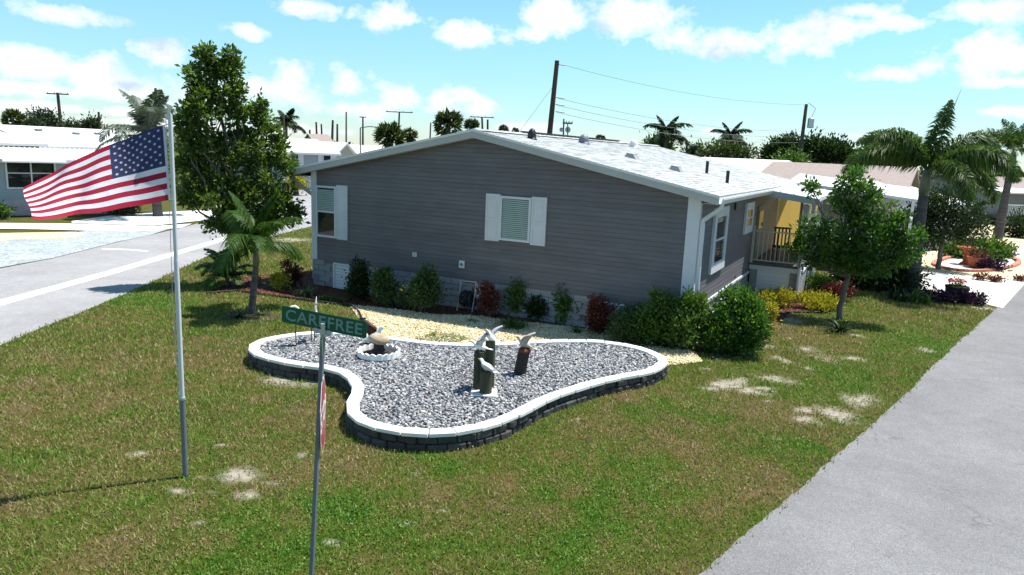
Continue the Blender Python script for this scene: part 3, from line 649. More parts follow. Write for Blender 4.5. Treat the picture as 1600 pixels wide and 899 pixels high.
# roof ----------------------------------------------------
roof = MB(); t_ = .05
for xe in (XE_R, XE_L):
    zr, ze = RZ-.02, roofz(xe)-.02
    roof.prism([(RX, YF, zr), (xe, YF, ze), (xe, YF, ze-t_), (RX, YF, zr-t_)], (0, YE-YF, 0))
roof = roof.build('roof', M['shinglebase'], house)
for xe in (XE_R, XE_L):
    s = 1 if xe > RX else -1; ze = roofz(xe)
    for y0, y1 in ((YF-.03, YF), (YE, YE+.03)):
        MB().prism([(RX, y0, RZ-.012), (xe+.03*s, y0, ze-.012-.006), (xe+.03*s, y0, ze-.185), (RX, y0, RZ-.18)], (0, y1-y0, 0)).build('rake_board', M['fascia'], roof)
    MB().prism([(RX, YF-.05, RZ+.012), (xe+.05*s, YF-.05, ze+.002), (xe+.05*s, YF-.05, ze-.05), (RX, YF-.05, RZ-.04)], (0, .02, 0)).build('drip_edge', M['whitemetal'], roof)
    MB().prism([(RX, YF, RZ-.155), (xe, YF, ze-.155), (xe, YF, ze-.17), (RX, YF, RZ-.17)], (0, .25-.0, 0)).build('rake_soffit', M['soffit'], roof)
    x0, x1 = (HW, xe) if s > 0 else (xe, 0)
    MB().box(min(x0, x1), max(x0, x1), 0.002, YE, 2.93, 2.95).build('eave_soffit', M['fascia'], roof)
    MB().box(min(xe, xe+.02*s), max(xe, xe+.02*s), YF, YE, ze-.17, ze-.02).build('eave_fascia', M['fascia'], roof)
# gutter and downspouts
yg = SLEN-.1
g = MB(); g.prism([(XE_R+.022, YF-.02, 3.08), (XE_R+.022, YF-.02, 2.96), (XE_R+.09, YF-.02, 2.955), (XE_R+.125, YF-.02, 3.04), (XE_R+.125, YF-.02, 3.075), (XE_R+.11, YF-.02, 3.075), (XE_R+.08, YF-.02, 2.975), (XE_R+.04, YF-.02, 2.975), (XE_R+.04, YF-.02, 3.08)], (0, yg-YF, 0)).build('gutter', M['whitemetal'], roof)
MB().tube([(XE_R+.07, -.10, 2.97), (XE_R+.06, -.10, 2.88), (HW+.09, -.02, 2.60), (HW+.09, -.02, 2.5), (HW+.09, -.02, .12), (HW+.2, -.05, .05)], .045, 8).build('downspout', M['white'], house)
MB().tube([(XE_L-.03, -.05, 3.0), (XE_L+.02, -.03, 2.85), (-.10, .10, 2.45), (-.08, .12, 2.3), (-.08, .12, .15)], .05, 8).build('downspout', M['fascia'], house)
# shingles on the slope towards the lawn: each tab a thin wedge
SLOPE = math.hypot(1, SL); ang = math.atan(SL); EXP_ = .145; TW = .305
run = (XE_R+.03-RX)*SLOPE; ncourse = int(run/EXP_); pieces = []
for c in range(ncourse+1):
    s0 = run-c*EXP_                      # distance down the slope of the butt edge
    y = YF-.02-(.15 if c % 2 else 0)
    while y < YE+.02:
        a, b_ = max(y, YF-.02)+.003, min(y+TW, YE+.02)-.003
        if b_-a > .03: pieces.append((s0, a, b_-a))
        y += TW
def shingle_verts(s0, a, w, jit):
    s1 = max(s0-EXP_-.03, .0); vs = []
    for s, zt in ((s0, .014+jit), (s1, .004)):
        x = RX+s*math.cos(ang); z = RZ-.02-s*math.sin(ang)
        for yy in (a, a+w): vs.append((x+zt*math.sin(ang), yy, z+zt*math.cos(ang))); vs.append((x, yy, z-.002))
    return vs
SF = [(0, 2, 6, 4), (0, 1, 3, 2), (0, 4, 5, 1), (2, 3, 7, 6), (1, 5, 7, 3), (4, 6, 7, 5)]
cx_ = lambda q: (RX+q[0]*.98-CAM[0])**2+(q[1]-CAM[1])**2
pieces.sort(key=cx_)
shm = {}
def shing_obj(q):
    key = (round(q[2], 2), random.randint(0, 2))
    if key not in shm:
        vs = shingle_verts(EXP_+.03, 0, key[0], key[1]*.003); vs = [(x-RX, y, z-(RZ-.02)) for x, y, z in vs]
        shm[key] = MB().add(vs, SF).mesh('shingle', M['shingle'])
    s = q[0]-EXP_-.03
    link('shingle', shm[key], roof, (RX+s*math.cos(ang), q[1], RZ-.02-s*math.sin(ang)+.001))
ind = [q for q in pieces if q[0] > EXP_+.03]
for q in ind[:300]: shing_obj(q)
rest = MB()
for q in ind[300:]+[q for q in pieces if q[0] <= EXP_+.03]: rest.add(shingle_verts(q[0], q[1], q[2], random.choice((0, .003, .006))), SF)
stuff(rest.build('shingles', M['shingle'], roof))
lft = MB()                                   # the far slope, out of sight from the lawn
for c in range(int((RX-XE_L)*SLOPE/EXP_)+1):
    s0 = (RX-XE_L+.03)*SLOPE-c*EXP_; s1 = max(0, s0-.17)
    lft.add([(2*RX-x, y, z) for x, y, z in shingle_verts(s0, YF-.02, YE-YF+.04, 0)], SF)
stuff(lft.build('shingles', M['shingle'], roof))
y = YF
cap = MB().add([(-.15, 0, -.034), (0, 0, 0), (.15, 0, -.034), (-.15, .29, -.030), (0, .29, .006), (.15, .29, -.030), (-.15, 0, -.044), (.15, 0, -.044), (-.15, .29, -.044), (.15, .29, -.044)], [(0, 1, 4, 3), (1, 2, 5, 4), (0, 6, 7, 2, 1), (3, 4, 5, 9, 8), (0, 3, 8, 6), (2, 7, 9, 5), (6, 8, 9, 7)]).mesh('ridge_cap', M['shingle'])
while y < YE: link('ridge_cap', cap, roof, (RX, y, RZ+.028)); y += .285
# things through the roof
def on_roof(px, py):
    d = ray(px, py); n_ = np.array([SL, 0, 1.0]); p0 = np.array([RX, 0, RZ-.005]); t = np.dot(n_, p0-CAM)/np.dot(n_, d); q = CAM+d*t; return q
for px, py, l in ((1104, 271, .33), (1136, 286, .30)):
    q = on_roof(px, py); MB().lathe([(.05, -.05), (.05, 0), (.042, .01), (.042, l)], 10, tuple(q)).build('vent_pipe', M['blackpipe'], roof)
def low_vent(px, py, w, m):
    q = on_roof(px, py); b = MB(); b.add([(-.16, -w, .0), (.16, -w, 0), (.16, w, 0), (-.16, w, 0), (-.13, -w*.85, .09), (.06, -w*.85, .10), (.06, w*.85, .10), (-.13, w*.85, .09)], [(0, 3, 2, 1), (4, 5, 6, 7), (0, 1, 5, 4), (1, 2, 6, 5), (2, 3, 7, 6), (3, 0, 4, 7)])
    o = b.build('roof_vent', M['shinglebase'], house); o.location = q; o.rotation_euler = (0, ang, 0)
    MB().add([(-.14, -w*.8, .092), (.05, -w*.8, .103), (.05, w*.8, .103), (-.14, w*.8, .092), (-.14, -w*.8, .112), (.05, -w*.8, .123), (.05, w*.8, .123), (-.14, w*.8, .112)], [(0, 3, 2, 1), (4, 5, 6, 7), (0, 1, 5, 4), (1, 2, 6, 5), (2, 3, 7, 6), (3, 0, 4, 7)]).build('vent_lid', M['shingle'], o)
low_vent(988, 247, .2, 0); low_vent(1057, 267, .16, 0)
def dome_vent(px, py, r, m):
    q = on_roof(px, py); prof = [(r*1.25, 0), (r*1.25, .015), (r, .02), (r, .09), (r*.97, .13), (r*.8, .2), (r*.5, .25), (r*.15, .27)]
    b = MB(); b.lathe(prof, 16); b.smooth = True; o = b.build('turbine_vent', M[m], roof); o.location = (q[0], q[1], q[2]-.02); return o
dome_vent(831, 217, .11, 'blackpipe'); dome_vent(912, 224, .15, 'galv'); dome_vent(990, 230, .15, 'whitemetal')
MB().box(RX-.06, RX+.06, 2.2, 9.5, RZ+.035, RZ+.075).build('ridge_vent', M['stump'], roof)

# porch ---------------------------------------------------
PX1, PY0, PY1, DZ = 11.72, SLEN, 11.2, .98
porch = MB().box(HW+.03, PX1, PY0, PY1, DZ-.06, DZ).build('porch', M['deck'], house)
MB().box(HW+.06, PX1-.01, PY0+.004, PY0+.06, .0, DZ-.07).build('porch_skirt', M['mortar'], porch)
MB().box(PX1-.07, PX1-.005, PY0+.06, PY1, .0, DZ-.20).build('porch_skirt', M['mortar'], porch)
def small_blocks(x0, x1, place, n_rows):
    bh = .15
    for r in range(n_rows):
        x = x0-(.2 if r % 2 else 0)
        while x < x1:
            a, c = max(x, x0)+.005, min(x+.4, x1)-.005
            if c-a > .03: o = MB().box(0, c-a, -.015, 0, .005, bh-.005).build('block', M['skirt'], porch); place(o, a, r*bh)
            x += .4
def pf(o, a, z): o.location = (a, PY0+.003, z)
small_blocks(HW+.06, HW+.25, pf, 6); small_blocks(PX1-.26, PX1-.01, pf, 6)
def pr_(o, a, z): o.location = (PX1-.004, a, z); o.rotation_euler = (0, 0, PI/2)
small_blocks(PY0+.06, PY1, pr_, 5)
MB().box(PX1-.10, PX1+.04, PY0+.3, PY1, .79, .85).build('ledge_cap', M['white'], porch)
pp = MB().box(HW+.26, PX1-.27, PY0-.012, PY0+.003, .05, .84).build('front_panel', M['vent'], house)
for k in range(5): MB().box(HW+.34, PX1-.36, PY0-.022, PY0-.012, .16+k*.12, .25+k*.12).build('panel_slat', M['whitemetal'], pp)
MB().box(HW+.30, PX1-.31, PY0-.018, PY0-.012, .10, .13).build('panel_slat', M['whitemetal'], pp)
MB().box(HW+.03, PX1, PY0-.03, PY0, DZ-.18, DZ-.061).build('porch_fascia', M['white'], porch)
def railing(parent, p0, p1, h=.92, step=.115):
    a, c = Vector(p0), Vector(p1); L = (c-a).length; rz = math.atan2(c.y-a.y, c.x-a.x)
    b = MB(); b.box(0, L, -.022, .022, h-.03, h+.01); r = b.build('railing', M['rail'], parent); MB().box(0, L, -.016, .016, .07, .10).build('bottom_rail', M['rail'], r); r.location = a; r.rotation_euler = (0, 0, rz)
    n = int(L/step); me = MB().box(-.009, .009, -.009, .009, .10, h-.03).mesh('baluster', M['rail'])
    for i in range(1, n): link('baluster', me, r, (L*i/n, 0, 0))
    return r
railing(house, (HW+.10, PY0+.03, DZ), (PX1-.12, PY0+.03, DZ)); railing(house, (PX1-.06, PY0+.12, DZ), (PX1-.06, PY1-.8, DZ))
MB().box(HW+.03, HW+.09, PY0, PY0+.06, DZ, DZ+1.05).build('rail_post', M['rail'], porch)
for yy in (PY0+.03, PY0+2.3, PY1-.4):
    b = MB(); b.box(PX1-.115, PX1-.005, yy, yy+.11, DZ, 2.72).box(PX1-.13, PX1+.01, yy-.015, yy+.125, DZ, DZ+.12).box(PX1-.13, PX1+.01, yy-.015, yy+.125, 2.58, 2.70)
    b.build('column', M['white'], porch)
MB().box(PX1-.04, PX1-.002, PY0+.15, PY1-.4, 2.32, 2.38).build('shade_rail', M['white'], porch)
for i in range(4): MB().add([(HW+.06+i*.33, PY1-.1, DZ+.02), (HW+.06+i*.33+.325, PY1-.1, DZ+.02), (HW+.06+i*.33+.325, PY1-.1, 2.72), (HW+.06+i*.33, PY1-.1, 2.72)], [(0, 1, 2, 3)]).build('shade_panel', M['yellow'], porch)
MB().box(HW+.78, HW+.86, PY1-.6, PY1-.5, DZ, 2.7).build('shade_post', M['tanwall'], porch)
dr_ = MB().box(HW+.016, HW+.06, 7.0, 7.95, DZ, 2.55).build('door', M['tanwall'], house); MB().box(HW+.06, HW+.075, 7.12, 7.83, DZ+.9, 2.40).build('door_glass', M['paneD'], dr_)
MB().box(HW+.06, HW+.12, 7.82, 7.87, DZ+.95, DZ+1.05).build('handle', M['alu'], dr_)
MB().tube([(PX1+.03, PY0-.02, 2.70), (PX1+.02, PY0-.02, 2.6), (PX1-.03, PY0-.05, .9), (PX1-.03, PY0-.06, .15), (PX1-.12, PY0-.18, .06)], .045, 8).build('downspout', M['white'], porch)
# flat insulated porch roof
b = MB(); yb = 11.16  # roof cut short, leaving an added gap so sun backlights the yellow panels
b.add([(9.6, SLEN-.28, 3.10), (11.98, SLEN-.28, 2.80), (12.05, yb, 2.86), (9.6, yb, 3.16), (9.6, SLEN-.28, 3.20), (11.98, SLEN-.28, 2.90), (12.05, yb, 2.96), (9.6, yb, 3.26)], [(0, 3, 2, 1), (4, 5, 6, 7), (0, 1, 5, 4), (1, 2, 6, 5), (2, 3, 7, 6), (3, 0, 4, 7)])
pr = b.build('porch_roof', M['whitemetal'], house)
MB().add([(10.62, SLEN-.30, 2.89), (12.02, SLEN-.30, 2.72), (12.02, SLEN-.30, 2.88), (10.62, SLEN-.30, 3.06), (10.62, SLEN-.282, 2.89), (12.02, SLEN-.282, 2.72), (12.02, SLEN-.282, 2.88), (10.62, SLEN-.282, 3.06)], [(0, 1, 2, 3), (7, 6, 5, 4), (0, 4, 5, 1), (1, 5, 6, 2), (2, 6, 7, 3), (3, 7, 4, 0)]).build('roof_fascia', M['fascia'], pr)
for k in range(6):
    x = 9.9+k*.36; y0, y1 = SLEN-.28, yb; h = lambda x, z: z-(x-9.6)*.1245
    MB().add([(x, y0, h(x, 3.202)), (x+.04, y0, h(x+.04, 3.202)), (x+.04, y1, h(x+.04, 3.262)), (x, y1, h(x, 3.262)), (x+.02, y0, h(x, 3.225)), (x+.02, y1, h(x, 3.285))], [(0, 1, 4), (3, 5, 2), (0, 4, 5, 3), (1, 2, 5, 4), (0, 3, 2, 1)]).build('roof_seam', M['whitemetal'], pr)
cr = MB().add([(10.2, 14.4, 3.05), (14.6, 14.4, 2.62), (14.9, 25, 2.75), (9.4, 25, 3.2), (10.2, 14.4, 3.15), (14.6, 14.4, 2.72), (14.9, 25, 2.85), (9.4, 25, 3.3)], [(0, 3, 2, 1), (4, 5, 6, 7), (0, 1, 5, 4), (1, 2, 6, 5), (2, 3, 7, 6), (3, 0, 4, 7)]).build('carport_roof', M['whitemetal'], house)
for x, y in ((14.4, 15), (14.5, 19), (14.6, 24)): MB().box(x-.05, x+.05, y-.05, y+.05, 0, 2.7).build('carport_post', M['white'], house)
# house wing under the flat roof, carport beyond
MB().box(HW-3.0, HW-.02, HL+.05, 23.6, 0, 2.9).build('rear_room', M['white'], house)
# porch furniture glimpsed behind the rail
t = thing('patio_chair', 'dark metal patio chair on the porch behind the white railing', 'chair', (11.1, 7.35, DZ), .4)
b = MB(); b.box(-.25, .25, -.25, .25, .40, .45); b.build('seat', M['stump'], t)
for x in (-.23, .23):
    for y in (-.23, .23): MB().tube([(x, y, 0), (x, y, .42)], .015, 6).build('leg', M['black'], t)
b = MB()
for i in range(5): b.box(-.22+i*.1, -.18+i*.1, .22, .25, .45, .95)
b.box(-.25, .25, .22, .25, .93, .98); b.build('backrest', M['black'], t)

# ------------------------------------------------------------ raised planter
planter = thing('raised_planter', 'curving raised gravel bed edged with dark blocks and white caps', 'planter')
core = inset(PLOOP, .06)
n = len(core); V = [(x, y, 0) for x, y in core]+[(x, y, PZ-.055) for x, y in core]
b = MB(); b.add(V, [tuple(range(n, 2*n))]+[(i, (i+1) % n, n+(i+1) % n, n+i) for i in range(n)]); b.build('fill', M['soil'], planter)
def loop_piece(loop, i0, i1, d0, d1, z0, z1, name, m, gap=.004, bev=0, rough=0, seg=3):
    """one stone following the curve between loop parameters i0..i1 (float index)"""
    nn = len(loop)
    def pt(f, d):
        k = int(math.floor(f)) % nn; fr = f-math.floor(f); q = loop[k]*(1-fr)+loop[(k+1) % nn]*fr
        t = loop[(k+2) % nn]-loop[k-1]; t = t/np.linalg.norm(t); nr = np.array([-t[1], t[0]])*PSIGN; return q+nr*d
    L = PLEN/nn; g = gap/L
    fs = np.linspace(i0+g, i1-g, seg+1)
    outer = [pt(f, d0+(random.uniform(-rough, rough) if rough else 0)) for f in fs]; inner = [pt(f, d1) for f in fs]
    c = (outer[0]+inner[-1])/2
    vs = []
    for z in (z0, z1):
        vs += [(p[0]-c[0], p[1]-c[1], z) for p in outer]+[(p[0]-c[0], p[1]-c[1], z) for p in reversed(inner)]
    k = 2*(seg+1)
    mb = MB().add(vs, [tuple(range(k-1, -1, -1)), tuple(range(k, 2*k))]+[(i, (i+1) % k, k+(i+1) % k, k+i) for i in range(k)])
    o = mb.build(name, m, planter, bev); o.location = (c[0], c[1], 0); return o
_ar = np.sum(PLOOP[:, 0]*np.roll(PLOOP[:, 1], -1)-np.roll(PLOOP[:, 0], -1)*PLOOP[:, 1]); PSIGN = 1 if _ar > 0 else -1
ncap = int(PLEN/.36); st = len(PLOOP)/ncap
for i in range(ncap): loop_piece(PLOOP, i*st, (i+1)*st, -.005+random.uniform(-.008, .008), .175, PZ-.055, PZ+random.uniform(-.004, .004), 'cap_stone', M['capstone'], .009, .008, 0, 1)
nb = int(PLEN/.27); st = len(PLOOP)/nb
for r, (z0, z1) in enumerate(((-.02, .095), (.1, PZ-.058))):
    for i in range(nb): loop_piece(PLOOP, (i+.5*r)*st, (i+1+.5*r)*st, random.uniform(.0, .035), .14, z0, z1, 'wall_block', M['wallblock'], .006, .016, .022)
# pebbles
def icosa():
    p = (1+5**.5)/2; v = np.array([(-1,p,0),(1,p,0),(-1,-p,0),(1,-p,0),(0,-1,p),(0,1,p),(0,-1,-p),(0,1,-p),(p,0,-1),(p,0,1),(-p,0,-1),(-p,0,1)], float); v /= np.linalg.norm(v[0])
    f = np.array([(0,11,5),(0,5,1),(0,1,7),(0,7,10),(0,10,11),(1,5,9),(5,11,4),(11,10,2),(10,7,6),(7,1,8),(3,9,4),(3,4,2),(3,2,6),(3,6,8),(3,8,9),(4,9,5),(2,4,11),(6,2,10),(8,6,7),(9,8,1)]); return v, f
IV, IF = icosa()
def pebbles(pts, rmin, rmax, z, flat=.6, jit=.25):
    n = len(pts); r = rng.uniform(rmin, rmax, n); s = np.stack([r*rng.uniform(.7, 1.35, n), r*rng.uniform(.6, 1.1, n), r*rng.uniform(flat*.7, flat*1.3, n)], 1)
    V = IV[None]*(1+rng.uniform(-jit, jit, (n, 12, 1)))*s[:, None, :]
    a = rng.uniform(0, 2*PI, n); tl = rng.uniform(-.5, .5, n); ca, sa = np.cos(a)[:, None], np.sin(a)[:, None]; ct, stl = np.cos(tl)[:, None], np.sin(tl)[:, None]
    x, y, zz = V[..., 0], V[..., 1]*ct-V[..., 2]*stl, V[..., 1]*stl+V[..., 2]*ct
    V = np.stack([x*ca-y*sa, x*sa+y*ca, zz], -1)
    V += np.stack([pts[:, 0], pts[:, 1], z+rng.uniform(0, rmax*.8, n)], 1)[:, None]
    F = (IF[None]+(np.arange(n)*12)[:, None, None]).reshape(-1, 3); return V.reshape(-1, 3), F
inn = inset(PLOOP, .165); lo, hi = inn.min(0), inn.max(0)
q = rng.uniform(lo, hi, (90000, 2)); q = q[inside(q, inn)][:30000]
V, F = pebbles(q, .012, .030, PZ-.056, .65, .32); stuff(link('pebbles', np_mesh('pebbles', V, F, M['stones']), planter))
# shell pieces on the path bed
sh_ = np.array(SHELL); lo, hi = sh_.min(0), sh_.max(0); q = rng.uniform(lo, hi, (40000, 2)); q = q[inside(q, sh_) & ~inside(q, PLOOP)][:9000]
V, F = pebbles(q, .010, .026, .012, .45); stuff(link('shell_pieces', np_mesh('shell_pieces', V, F, M['shellstone'])), 'pale yellow crushed shell scattered between planter and house beds', 'shell')
# red wood chips on the mulch
mq = np.array(MULCH); lo, hi = mq.min(0), mq.max(0); q = rng.uniform(lo, hi, (30000, 2)); q = q[inside(q, mq) & ~inside(q, sh_)][:7000]
V, F = pebbles(q, .010, .030, .006, .3); M['chip'] = stone_mat('wood_chips', [(0, (.04, .014, .009)), (.5, (.12, .04, .025)), (1, (.24, .10, .06))])
stuff(link('wood_chips', np_mesh('wood_chips', V, F, M['chip'])), 'red wood chip mulch under the shrubs along the house', 'mulch')

# ---- figures in the planter
def wing_mesh(L, chord, lift, sweep, th=.012):
    """a thin cambered wing along +y"""
    b = MB(); n = 7; vs = []
    for i in range(n):
        u = i/(n-1); c = chord*(1-.75*u**1.5); y = L*u*math.cos(lift*(1-.3*u)); z = L*u*math.sin(lift*(1-.3*u)); x = -sweep*u*u
        for xx, zz in ((c*.5, 0), (0, th*(1-u*.7)), (-c*.5, 0), (0, -th*(1-u*.7)*.5)): vs.append((x+xx, y, z+zz))
    fs = [(i*4+j, i*4+(j+1) % 4, (i+1)*4+(j+1) % 4, (i+1)*4+j) for i in range(n-1) for j in range(4)]+[(3, 2, 1, 0), tuple((n-1)*4+j for j in range(4))]
    b.add(vs, fs); b.smooth = True; return b
def bird(name, label, loc, rz, s=1.0, pitch=0.0, lift=1.15, wings='up', body='birdwhite', wingm='birdgrey', tip='black', wl=.26):
    t = thing(name, label, 'bird figure', loc, rz, 'bird figures in the planter'); t.scale = (s, s, s)
    R = Matrix.Translation((0, 0, .075)) @ Matrix.Rotation(-pitch, 4, 'Y')
    b = MB(); b.loft([((-.17, 0, .0), .012, .006), ((-.12, 0, .004), .03, .018), ((-.06, 0, .005), .048, .044), ((0, 0, .0), .056, .056), ((.06, 0, .008), .05, .052), ((.10, 0, .03), .034, .036), ((.125, 0, .055), .03, .032), ((.155, 0, .062), .026, .027), ((.178, 0, .058), .012, .013)], 12); b.smooth = True
    o = b.build('body', M[body], t); o.matrix_local = R
    b = MB(); b.loft([((.172, 0, .056), .010, .010), ((.20, 0, .050), .007, .008), ((.222, 0, .040), .002, .003)], 8); b.smooth = True; b.build('bill', M['flower_y'], o)
    for sy in (-1, 1): b = MB(); b.lathe([(.001, -.005), (.005, 0), (.001, .005)], 8, (.150, sy*.026, .068)); b.build('eye', M['black'], o)
    b = MB(); b.add([(-.14, -.02, .004), (-.14, .02, .004), (-.235, .042, .012), (-.235, -.042, .012), (-.14, -.02, -.006), (-.14, .02, -.006), (-.235, .042, .006), (-.235, -.042, .006)], [(0, 1, 2, 3), (7, 6, 5, 4), (0, 4, 5, 1), (1, 5, 6, 2), (2, 6, 7, 3), (3, 7, 4, 0)]); b.build('tail', M[body], o)
    for sy in (1, -1):
        if wings == 'up':
            w = wing_mesh(wl, .13, lift, .10).build('wing', M[wingm if wingm else body], o); w.location = (.02, sy*.03, .03); w.scale = (1, sy, 1)
            if tip:
                k = MB(); u = .86; y = wl*u*math.cos(lift*(1-.3*u)); z = wl*u*math.sin(lift*(1-.3*u)); k.loft([((0, 0, 0), .004, .004)], 4) if False else None
                yt = wl*math.cos(lift*.7); zt = wl*math.sin(lift*.7); c = .05
                k.add([(-.06+c, y, z), (-.06, y, z+.006), (-.06-c, y, z), (-.06, y, z-.006), (-.10+.016, yt*1.02, zt*1.02), (-.10, yt*1.02, zt*1.02+.004), (-.10-.016, yt*1.02, zt*1.02), (-.10, yt*1.02, zt*1.02-.004)], [(0, 1, 5, 4), (1, 2, 6, 5), (2, 3, 7, 6), (3, 0, 4, 7), (3, 2, 1, 0), (4, 5, 6, 7)])
                ko = k.build('wing_tip', M[tip], o); ko.location = (.02, sy*.03, .03); ko.scale = (1.05, sy, 1)
        else:
            b = MB(); b.loft([((-.20, sy*.012, .012), .005, .006), ((-.13, sy*.03, .02), .014, .022), ((-.05, sy*.048, .02), .014, .036), ((.03, sy*.052, .012), .012, .036), ((.08, sy*.042, .012), .006, .02)], 8); b.smooth = True; b.build('wing', M[wingm], o)
    for sy in (-1, 1): MB().tube([(0, sy*.02, 0), (0, sy*.02, .04)], .005, 6).build('leg', M['flower_y'], t)
    return t
tri = thing('piling_trio', 'three dark wooden pilings of different heights bundled on a white slab', 'pilings', (*G(757, 612, PZ), PZ-.03))
def post(px, py, ztop, r, name='piling', m='piling', parent=None, lean=(0, 0)):
    gx, gy = G(px, py, PZ-.03); b = MB(); lx, ly = gx-parent.location.x, gy-parent.location.y; prof = []
    b.lathe([(r*1.02, -.02), (r, .1), (r*.98, ztop*.7), (r*.97, ztop-.01), (r*.9, ztop)], 14); 
    b.v = [(x*(1+.03*math.sin(5*math.atan2(y, x)+px)), y*(1+.03*math.sin(4*math.atan2(y, x))), z) for x, y, z in b.v]
    b.v = [(x+lx+lean[0]*max(0, z), y+ly+lean[1]*max(0, z), z) for x, y, z in b.v]
    b.smooth = False; return b.build(name, M[m], parent), (gx+lean[0]*ztop, gy+lean[1]*ztop, PZ-.03+ztop)
_, pA = post(747.5, 608, .60, .085, parent=tri); _, pB = post(764, 603, .71, .080, parent=tri); _, pC = post(758.5, 616, .36, .092, parent=tri)
b = MB(); b.box(-.20, .19, -.16, .17, -.01, .024); o = b.build('base_slab', M['capstone'], tri, .01); o.rotation_euler = (0, 0, .5)
bird('seagull_figure', 'white gull figure with wings spread atop the left of three pilings', pA, 3.6, .88, .2, 1.05)
bird('seagull_figure', 'white gull figure with black wing tips atop the tallest piling', pB, 2.7, .92, .15, 1.15)
bird('seagull_figure', 'grey and white gull figure perched on the shortest piling', pC, 2.9, .88, .25, wings='folded')
stp = thing('leaning_stump', 'dark leaning post with a rusty top standing in the gravel', 'post', (*G(812, 585, PZ), PZ-.03))
_, pD = post(812, 583, .38, .10, 'stump', 'stump', stp, (.16, .02))
b = MB(); b.lathe([(.10, 0), (.105, .03), (.085, .06), (.05, .075)], 12); b.v = [(x*(1+.12*math.sin(3*math.atan2(y, x))), y*(1+.1*math.sin(5*math.atan2(y, x))), z) for x, y, z in b.v]
o = b.build('rusty_top', M['rust'], stp); o.location = (pD[0]-stp.location.x, pD[1]-stp.location.y, pD[2]-stp.location.z-.01)
bird('seabird_figure', 'weathered tan bird figure with wings raised on the leaning stump', (pD[0], pD[1], pD[2]+.05), math.atan2(RIGHT.y, RIGHT.x)+2.9, .95, .35, 1.62, body='birdtan', wingm='birdtan', tip=None, wl=.22)
bird('seabird_figure', 'big white bird figure with maroon raised wings beside the scalloped ring', (*G(584, 535, PZ), PZ), math.atan2(RIGHT.y, RIGHT.x), 1.45, .5, 1.62, body='birdwhite', wingm='maroon', tip='black', wl=.26)
# scalloped ring with a stone on a dark pedestal
ring = thing('scalloped_ring', 'white scalloped garden ring lying on the gravel', 'garden ring', (*G(592, 553, PZ), PZ-.02))
b = MB(); k = 72; vs = []
for j in range(k):
    a = 2*PI*j/k; sca = abs(math.sin(a*9)); ro = .36+.012*sca; h = .075+.035*sca
    for r, z in ((ro, 0), (ro, h), (ro-.035, h), (ro-.045, 0)): vs.append((r*math.cos(a), r*math.sin(a), z))
b.add(vs, [(j*4+i, j*4+(i+1) % 4, ((j+1) % k)*4+(i+1) % 4, ((j+1) % k)*4+i) for j in range(k) for i in range(4)]); b.build('rim', M['birdwhite'], ring)
b = MB(); b.lathe([(.31, 0), (.31, .02)], 24); b.build('soil', M['soil'], ring)
fo = thing('stone_pedestal', 'round tan stone on a dark pedestal inside the white ring', 'stone', (*G(592, 551, PZ), PZ))
b = MB(); b.lathe([(.17, 0), (.15, .04), (.09, .08), (.085, .16), (.10, .18)], 14); b.v = [(x*(1+.15*math.sin(3*math.atan2(y, x)+z*20)), y*(1+.12*math.sin(4*math.atan2(y, x))), z) for x, y, z in b.v]; b.build('pedestal', M['stump'], fo)
b = MB(); b.lathe([(.05, .17), (.14, .185), (.17, .22), (.17, .26), (.14, .30), (.08, .325), (.01, .33)], 16); b.smooth = True; b.v = [(x*1.12+z*.12-.03, y*.9, z+x*-.12) for x, y, z in b.v]; b.build('capstone', M['sandstone'], fo)
# two wading birds behind the street sign
def crane(label, px, py, rz, h, neck, s=1.0):
    t = thing('heron_figure', label, 'bird figure', (*G(px, py, PZ), PZ-.02), rz, 'wading bird figures')
    for y in (-.03, .03): MB().tube([(0, y, 0), (.01, y, h*.5), (0, y*.8, h)], .009, 6).build('leg', M['bronze'], t)
    b = MB(); b.loft([((-.22, 0, h+.02), .01, .01), ((-.14, 0, h+.04), .05, .04), ((-.02, 0, h+.07), .075, .075), ((.08, 0, h+.10), .055, .06), ((.13, 0, h+.14), .03, .035)], 12); b.smooth = True; o = b.build('body', M['birdgrey'], t)
    b = MB(); b.tube([(.12, 0, h+.13)]+neck, [.028]+[.020]*(len(neck)-1)+[.016], 8); b.smooth = True; b.build('neck', M['birdwhite'], t)
    e = Vector(neck[-1]); d = (e-Vector(neck[-2])).normalized(); b = MB(); b.tube([e-d*.02, e+d*.03, e+d*.06, e+d*.15], [.02, .026, .012, .003], 8); b.smooth = True; b.build('head', M['birdgrey'], t)
crane('wading bird figure with curled white neck behind the street sign', 463, 537, math.atan2(RIGHT.y, RIGHT.x)+PI+.3, .36, [(.14, 0, .54), (.12, 0, .64), (.07, 0, .70), (.01, 0, .71), (-.04, 0, .67), (-.05, 0, .60)])
crane('wading bird figure with straight raised neck behind the street sign', 489, 531, math.atan2(AWAY.y, AWAY.x)-.2, .36, [(.14, 0, .52), (.12, 0, .58), (.11, 0, .62), (.12, 0, .66)])

